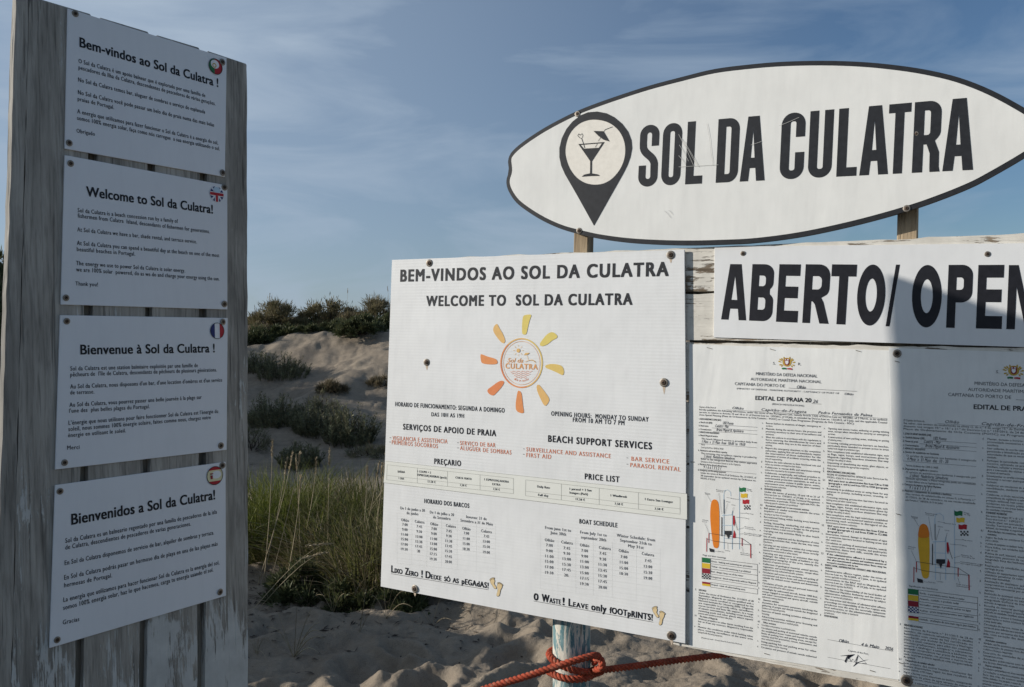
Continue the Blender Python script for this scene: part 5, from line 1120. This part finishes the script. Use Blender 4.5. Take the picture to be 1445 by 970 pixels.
def shrub(name, label, cat, px, d, wid, hgt, mat, n=9000, leaf=(.05, .012), up=.4, clumps=38, dry=0.0, group=None, sink=.05, x=None):
    x = (px - CX) / FPX * d if x is None else x; z = H(x, d)
    root = bpy.data.objects.new(name, None); COL.objects.link(root); root.location = (x, d, z - sink); root.empty_display_size = .1
    tag(root, label, cat, group)
    # clumps spread through a squat dome with an uneven outline
    th = rng.uniform(0, 2 * math.pi, clumps); rad = np.sqrt(rng.uniform(0, 1, clumps)); hh = (1 - rad ** 2.2) * rng.uniform(.25, 1.12, clumps)
    C = np.stack([np.cos(th) * rad * wid / 2, np.sin(th) * rad * wid / 2, hh * hgt * .82 + .03], 1); cs = wid * rng.uniform(.05, .13, clumps)
    ci = rng.integers(0, clumps, n); g = norm(rng.normal(size=(n, 3))) * (rng.uniform(0, 1, n) ** .5)[:, None]
    P = C[ci] + g * cs[ci][:, None] * np.array([1, 1, .8]); P[:, 2] = np.maximum(P[:, 2], .01)
    D = g * .7 + norm(P + np.array([0, 0, hgt * .2])) * .5 + np.array([0, 0, up]) + rng.normal(size=(n, 3)) * .5
    spr = rng.uniform(0, 1, n) < .12; P[spr] += norm(D[spr]) * (wid * rng.uniform(.02, .10, spr.sum()))[:, None]
    L = leaf[0] * rng.uniform(.6, 1.4, n)
    k = int(n * (1 - dry))
    link('foliage', leaf_mesh('foliage', P[:k], D[:k], L[:k], leaf[1] * rng.uniform(.6, 1.3, k)), mat, root)
    if dry: link('dry_twigs', leaf_mesh('dry_twigs', P[k:], D[k:], L[k:] * 1.5, leaf[1] * .5 * np.ones(n - k)), M['dry_shrub'], root)
    st = []
    for c in C[:26]:
        b_ = np.array([c[0] * .25, c[1] * .25, 0]); m_ = (b_ + c) / 2 + rng.normal(size=3) * .03; st.append([b_, m_, c])
    link('stems', stems_mesh('stems', st, .010), M['twig'], root); return root
def stem_shrub(name, label, px, d, wid, hgt, mat, n=170, group=None):
    """upright shoots covered in short leaves"""
    x = (px - CX) / FPX * d; z = H(x, d); root = bpy.data.objects.new(name, None); COL.objects.link(root); root.location = (x, d, z - .03); root.empty_display_size = .1
    tag(root, label, 'shrub', group); P, D, st = [], [], []
    for i in range(n):
        a = rng.uniform(0, 6.283); rd = math.sqrt(rng.uniform(0, 1)); b_ = np.array([math.cos(a) * rd * wid / 2 * .8, math.sin(a) * rd * wid / 2 * .8, 0])
        h = hgt * (1 - .6 * rd ** 2) * rng.uniform(.5, 1.12); dr = np.array([math.cos(a) * rd * .45 + rng.normal() * .12, math.sin(a) * rd * .45 + rng.normal() * .12, 1.0])
        st.append([b_, b_ + dr * h * .5, b_ + dr * h + rng.normal(size=3) * .015])
        for t in np.linspace(.12, 1, 46):
            P.append(b_ + dr * h * t); D.append(np.array([rng.normal(), rng.normal(), .9]) + dr * .3)
    P, D = np.array(P), np.array(D)
    link('foliage', leaf_mesh('foliage', P, D, .045 * rng.uniform(.5, 1.3, len(P)), .010 * rng.uniform(.6, 1.3, len(P))), mat, root)
    link('stems', stems_mesh('stems', st, .004), M['dry_shrub'], root); return root
def blades(n, wid, hgt, lean, width, seg=5, seedspread=1.0):
    a = rng.uniform(0, 2 * math.pi, n); rd = np.sqrt(rng.uniform(0, 1, n)) * wid / 2
    B = np.stack([np.cos(a) * rd, np.sin(a) * rd, np.zeros(n)], 1); an = a + rng.normal(size=n) * 1.1
    out = np.stack([np.cos(an), np.sin(an), np.zeros(n)], 1); h = hgt * rng.uniform(.45, 1.1, n); ln = lean * rng.uniform(.1, 1.0, n) ** 1.3
    S = np.stack([-np.sin(an), np.cos(an), np.zeros(n)], 1); ro = rng.uniform(0, math.pi, n)[:, None]; S = S * np.cos(ro) + out * np.sin(ro)
    rows = []
    for i in range(seg + 1):
        t = i / seg; c = B + np.array([0, 0, 1]) * (h * (t - .28 * (ln / max(lean, 1e-6)) * t ** 2.6))[:, None] + out * (h * ln * t ** 1.9)[:, None]
        w = (width * (1 - t) ** .6 * rng.uniform(.9, 1.1, n))[:, None] * .5 + .0003
        rows += [c - S * w, c + S * w]
    V = np.stack(rows, 1); k = 2 * (seg + 1); idx = np.arange(n)[:, None] * k
    F = np.concatenate([idx + np.array([[2 * i, 2 * i + 1, 2 * i + 3, 2 * i + 2]]) for i in range(seg)], 0)
    return V.reshape(-1, 3), F
def tuft(name, label, px, d, wid, hgt, n, mat, group, lean=.7, width=.006, cat='grass tuft', dryn=0, x=None):
    x = (px - CX) / FPX * d if x is None else x; root = bpy.data.objects.new(name, None); COL.objects.link(root); root.location = (x, d, H(x, d) - .02); root.empty_display_size = .1
    tag(root, label, cat, group)
    n = int(n * 1.1); m_ = int(n * .7); hgt *= .9
    link('blades', big_mesh('blades', *blades(n, wid, hgt, lean, width)), mat, root)
    link('low_blades', big_mesh('low_blades', *blades(m_, wid * 1.15, hgt * .6, lean * 1.6, width * .9)), M['grass'], root)
    if dryn: link('dry_blades', big_mesh('dry_blades', *blades(dryn, wid, hgt * .8, lean * 1.3, width * .8)), M['straw'], root)
    return root
def stalk(label, px0, py0, px1, py1, d, bend=0.0, head=.09, d1=None):
    """dry flowering stem from the ground to a tip given by its place in the view"""
    a, b_ = world_px(px0, py0, d), world_px(px1, py1, d1 or d + .05); gz = H(a.x, a.y)
    a.z = gz - .02
    root = bpy.data.objects.new('dry_stalk', None); COL.objects.link(root); root.location = a; root.empty_display_size = .05
    tag(root, label, 'dry stalk', 'dry grass stalks with pale seed heads')
    v = b_ - a; side = Vector((0, 0, 1)).cross(v).normalized() if v.to_2d().length > 1e-3 else Vector((1, 0, 0))
    path = [tuple(v * t + Vector((bend * math.sin(t * 2.2) * .1, 0, .08 * abs(bend) * math.sin(math.pi * t)))) for t in np.linspace(0, 1, 9)]
    link('stem', stems_mesh('stem', [path], .0026, .5), M['straw'], root)
    n = 90; t = rng.uniform(0, 1, n); tip = np.array(path[-1]); dr = tip - np.array(path[-2]); dr = dr / np.linalg.norm(dr)
    P = tip - dr * (t * head)[:, None] + rng.normal(size=(n, 3)) * .0022; D = dr + rng.normal(size=(n, 3)) * .25
    link('seed_head', leaf_mesh('seed_head', P, D, .020 * np.ones(n), .0045 * np.ones(n)), M['straw'], root)

# crest of the dune
shrub('dune_shrub', 'rounded olive shrub on the dune crest just right of the tall board', 'shrub', 388, 16.3, 1.15, .62, M['juniper'], 11000, (.075, .015), .5, 46, .25)
shrub('dune_shrub', 'broad dark shrub in the middle of the dune crest', 'shrub', 462, 16.8, 1.35, .66, M['juniper'], 13000, (.075, .015), .6, 52, .15)
shrub('dune_shrub', 'brown tinged shrub on the crest against the left edge of the welcome panel', 'shrub', 535, 16.6, 1.1, .60, M['juniper'], 11000, (.075, .014), .6, 46, .35)
shrub('dune_shrub', 'dark green shrub filling the dip between the two tallest crest shrubs', 'shrub', 424, 16.6, .8, .42, M['mat'], 6000, (.07, .016), .4, 34, .1)
shrub('dune_shrub', 'thin dry brown shrub below the middle crest shrub', 'shrub', 500, 16.2, .9, .42, M['juniper'], 6000, (.07, .012), .5, 36, .55)
shrub('creeping_mat_plant', 'dark creeping mat on the slope under the leftmost crest shrub', 'ground plant', 368, 14.9, .85, .26, M['mat'], 7000, (.06, .02), .3, 40)
shrub('creeping_mat_plant', 'dark creeping mat touching the right side of another mat below the crest', 'ground plant', 402, 15.0, .55, .24, M['mat'], 5000, (.06, .02), .3, 28)
shrub('creeping_mat_plant', 'largest dark mat plant on sunlit sand left of the welcome panel', 'ground plant', 508, 14.4, .85, .32, M['mat'], 8000, (.06, .02), .35, 42)
shrub('creeping_mat_plant', 'small dark mat plant above the sunlit sand below the middle shrub', 'ground plant', 468, 15.2, .45, .22, M['mat'], 3500, (.06, .018), .3, 22)
shrub('creeping_mat_plant', 'flat strip of dark mat plant on the sunlit sand, smallest on the slope', 'ground plant', 436, 15.0, .42, .10, M['mat'], 2500, (.05, .018), .2, 18)
shrub('creeping_mat_plant', 'dark mat plant partly hidden by the left edge of the welcome panel', 'ground plant', 548, 15.4, .7, .34, M['mat'], 6000, (.06, .02), .35, 34)
stem_shrub('slope_shrub', 'grey green shrub in the shadow on the dune slope below the crest', 398, 13.0, .95, .40, M['greygreen'], 120)
stem_shrub('slope_shrub', 'low straggling shrub in shade beside the tall board on the slope', 362, 13.3, .6, .36, M['greygreen'], 70)
# valley
stem_shrub('slope_shrub', 'wide pale tipped shrub on shaded sand next to the tall board', 388, 10.4, .72, .44, M['greygreen'], 150)
stem_shrub('slope_shrub', 'pale tipped shrub joined to the wide one on shaded sand', 447, 10.1, .62, .42, M['greygreen'], 130)
stem_shrub('slope_shrub', 'lowest of the row of shrubs, nearest the welcome panel', 492, 9.7, .62, .46, M['greygreen'], 140)
stem_shrub('slope_shrub', 'small round grey shrub alone on shaded sand above the grass', 424, 8.8, .46, .26, M['greygreen'], 90)
for i, (px, d, h) in enumerate(((450, 11.0, .26), (523, 9.3, .10), (350, 9.4, .3))):
    shrub('thin_shrub', ('thin leafless grey shrub behind the row of shaded shrubs', 'flat dark scrap of plant on shaded sand by the panel edge', 'thin bush at the foot of the slope behind the tall board')[i], 'shrub', px, d, .5, h, M['greygreen'], 1300, (.05, .007), .5, 26, .4)
for i, (px, d, w_, h_, m_, lab) in enumerate(((372, 15.6, .7, .30, 'juniper', 'olive scrub low on the crest behind the tall board'), (415, 15.7, .5, .24, 'dry_shrub', 'dry brown scrub between the mats and the crest shrubs'), (446, 16.0, .5, .26, 'juniper', 'small olive scrub in front of the middle crest shrub'), (480, 15.7, .45, .2, 'dry_shrub', 'tiny brown scrub above the small dark mat'), (525, 15.8, .6, .3, 'dry_shrub', 'brown scrub above the largest dark mat'), (470, 11.6, .35, .10, 'dry_shrub', 'scrap of brown scrub on the shaded sand'), (540, 12.0, .4, .12, 'dry_shrub', 'scrap of scrub against the panel on the shaded slope'))):
    shrub('low_scrub', lab, 'shrub', px, d, w_, h_, M[m_], 2600, (.06, .010), .6, 24, .3)
for i, (px, d, h_) in enumerate(((470, 16.6, 1.0), (486, 16.8, 1.15), (515, 16.6, .95), (548, 16.4, 1.0), (375, 16.3, .95), (430, 16.6, .9))):
    x_ = (px - CX) / FPX * d; y0_ = CY - (H(x_, d) - EYE) / d * FPX
    stalk('thin stalk rising out of the shrubs on the dune crest', px, y0_, px + (-4, 3, 5, -3, 4, 2)[i], y0_ - h_ * .72 / d * FPX, d, .3, .1)
# left ridge, behind the tall board
for i in range(24):
    d = 8.8 + (i % 8) * .95 + rng.uniform(-.2, .2); X = (-10.8, -9.6, -8.5)[i // 8] + rng.uniform(-.4, .4)
    shrub('ridge_shrub', 'dark shrub on the ridge mostly hidden behind the tall board', 'shrub', 0, d, 1.7, .75, M['mat'], 4200, (.12, .03), .5, 46, .1, 'dark shrubs on the ridge behind the tall board', .1, X)
# foreground marram grass
GG = 'tufts of marram grass on the sand behind the boards'
for px, d, w, h, n, mt, dn in ((352, 6.2, .55, .60, 420, 'green_grass', 40), (392, 6.15, .55, .60, 430, 'green_grass', 50), (432, 6.1, .5, .58, 380, 'green_grass', 70), (470, 5.95, .5, .58, 330, 'grass', 120), (505, 5.7, .5, .62, 300, 'grass', 140), (538, 5.6, .5, .62, 300, 'grass', 150), (572, 5.5, .5, .58, 300, 'grass', 100), (606, 5.5, .5, .55, 300, 'green_grass', 80),
                               (368, 6.7, .6, .6, 340, 'green_grass', 60), (415, 6.4, .6, .66, 340, 'green_grass', 60), (460, 6.5, .6, .62, 300, 'grass', 90), (512, 6.4, .6, .62, 300, 'grass', 110), (555, 6.3, .6, .6, 260, 'grass', 110), (640, 5.5, .45, .45, 220, 'green_grass', 60), (410, 6.9, .7, .62, 320, 'green_grass', 60), (488, 6.9, .7, .6, 300, 'grass', 90), (540, 6.8, .6, .6, 280, 'grass', 90), (450, 5.8, .45, .45, 200, 'grass', 140), (522, 5.35, .45, .48, 260, 'grass', 150), (672, 5.6, .4, .4, 180, 'green_grass', 40), (330, 6.4, .6, .6, 300, 'green_grass', 60)):
    tuft('grass_tuft', 'green and straw coloured marram grass tuft in the clump between the boards', px, d, w, h, n, M[mt], GG, 1.3, .0088, 'grass tuft', int(dn * 1.4))
for px, d, w, h in ((497, 5.15, .42, .22), (420, 5.25, .4, .2), (560, 5.1, .36, .2)):
    shrub('low_dark_plant', {497: 'dark low plant at the foot of the grass under the panel corner', 420: 'dark low plant at the foot of the grass near the tall board', 560: 'dark low plant under the lower left corner of the welcome panel'}[px], 'plant', px, d, w, h, M['mat'], 3000, (.05, .014), .4, 26)
SL = 'thin dry stalk with a pale seed head standing in the grass clump'
for a in ((372, 820, 381, 622, 5.4, .2), (368, 840, 400, 648, 5.4, .3), (362, 830, 404, 640, 5.5, .5), (380, 830, 416, 640, 5.5, .4), (400, 830, 417, 672, 5.3, .4), (425, 790, 416, 643, 5.6, .1), (420, 780, 438, 648, 5.8, .5), (462, 780, 465, 635, 5.8, .0), (505, 780, 515, 660, 5.7, .2), (512, 800, 538, 642, 5.7, .4), (500, 790, 530, 652, 5.6, .3), (520, 800, 534, 655, 5.5, .3)):
    stalk(SL, *a, head=.11)
stalk('long pale stalk leaning low to the right across the grass beside the tall board', 352, 792, 437, 767, 4.9, 1.6, .16); stalk('shorter pale stalk leaning low to the right under a longer one by the board', 352, 796, 434, 779, 4.95, 1.4, .15)
# thin dry weeds on the open sand
def sprig(label, px, py, d, arms, width=.006):
    x = (px - CX) / FPX * d; z = H(x, d); root = bpy.data.objects.new('dry_weed', None); COL.objects.link(root); root.location = (x, d, z - .01); root.empty_display_size = .05
    tag(root, label, 'dry weed'); V, F = [], []
    for dx, dz, curl in arms:
        tip = Vector((dx, rng.normal() * .05, dz)); base = len(V); k = 8
        for i in range(k + 1):
            t = i / k; c = tip * t + Vector((0, 0, curl * math.sin(math.pi * t))) ; w = width * (1 - t) ** .5 * .5 + .0005
            V += [(c.x - w * .3, c.y - w, c.z + w * .6), (c.x + w * .3, c.y + w, c.z - w * .6), (c.x, c.y, c.z + w * 1.4)]
        for i in range(k):
            for j in range(3): q = base + i * 3; F.append((q + j, q + (j + 1) % 3, q + 3 + (j + 1) % 3, q + 3 + j))
    link('stems', big_mesh('stems', np.array(V), np.array(F)), M['straw'], root)
sprig('dry pale weed with arching leaves on the open sand in front of the grass', 415, 905, 4.35, [(-.13, .17, .05), (.02, .30, .0), (.12, .17, .04), (.17, .12, .05), (.15, -.03, .06), (.06, -.06, .02), (-.09, .26, -.01), (.07, .24, .02), (-.03, .12, .0), (.16, .14, .07)])
sprig('small dry curled weed at the foot of the tall board', 362, 905, 4.4, [(-.06, .05, .05), (.05, .04, .05), (.09, .02, .03), (-.02, .09, .0), (.03, .1, .02)], .004)
sprig('thin bare weed stem below the lower left corner of the welcome panel', 507, 905, 4.6, [(.05, .28, .02), (.10, .22, .0), (.02, .16, .0)], .004)
sprig('sparse dry weed on the sand under the left part of the welcome panel', 545, 890, 4.8, [(-.03, .28, .0), (.04, .24, .02), (.12, .18, .05), (.16, .1, .05), (-.08, .15, .03)], .0045)
sprig('sparse upright weed between two drier weeds in front of the grass', 470, 880, 4.9, [(-.05, .24, .0), (.03, .28, .0), (-.1, .15, .02), (.08, .14, .03)], .004)
sprig('single short weed on the sand left of the round post', 700, 890, 4.7, [(.0, .08, .0), (.03, .07, .01)], .003)
sprig('dead twiggy weed lying at the left foot of the grass clump', 378, 842, 5.5, [(-.10, .10, .03), (.12, .16, .0), (.05, .24, .0), (-.04, .2, .02), (.16, .05, .03)], .005)
sprig('fine dry weed between the grass clump and a pale arching weed', 432, 862, 5.1, [(-.05, .18, .0), (.07, .22, .03), (.13, .10, .04), (-.12, .08, .03)], .004)
sprig('wispy dry weed just below the bottom edge of the welcome panel', 610, 885, 4.9, [(-.06, .14, .0), (.05, .18, .02), (.12, .08, .03)], .004)
# dark litter of dead leaves and twigs on the sand
def litter():
    V, F = [], []
    n = 1100
    pxs = rng.uniform(345, 740, n); ds = np.where(rng.uniform(0, 1, n) < .75, rng.normal(5.45, .38, n), rng.uniform(4.1, 9, n)); ds = np.clip(ds, 4.0, 10)
    xs = (pxs - CX) / FPX * ds; zs = height(xs, ds)
    for x, y, z in zip(xs, ds, zs):
        a = rng.uniform(0, 6.28); l = rng.uniform(.008, .065) * rng.uniform(.3, 1); w = rng.uniform(.0014, .0075); c, s = math.cos(a), math.sin(a); b = len(V); hz = rng.uniform(.001, .012)
        V += [(x - c * l, y - s * l, z + .002), (x + s * w, y - c * w, z + hz), (x + c * l, y + s * l, z + .004), (x - s * w, y + c * w, z + hz)]; F.append((b, b + 1, b + 2, b + 3))
    o = link('plant_litter', big_mesh('plant_litter', np.array(V), np.array(F)), M['twig']); tag(o, 'dark scraps of dead leaves and twigs scattered over the sand', 'plant litter', None, 'stuff')
litter()
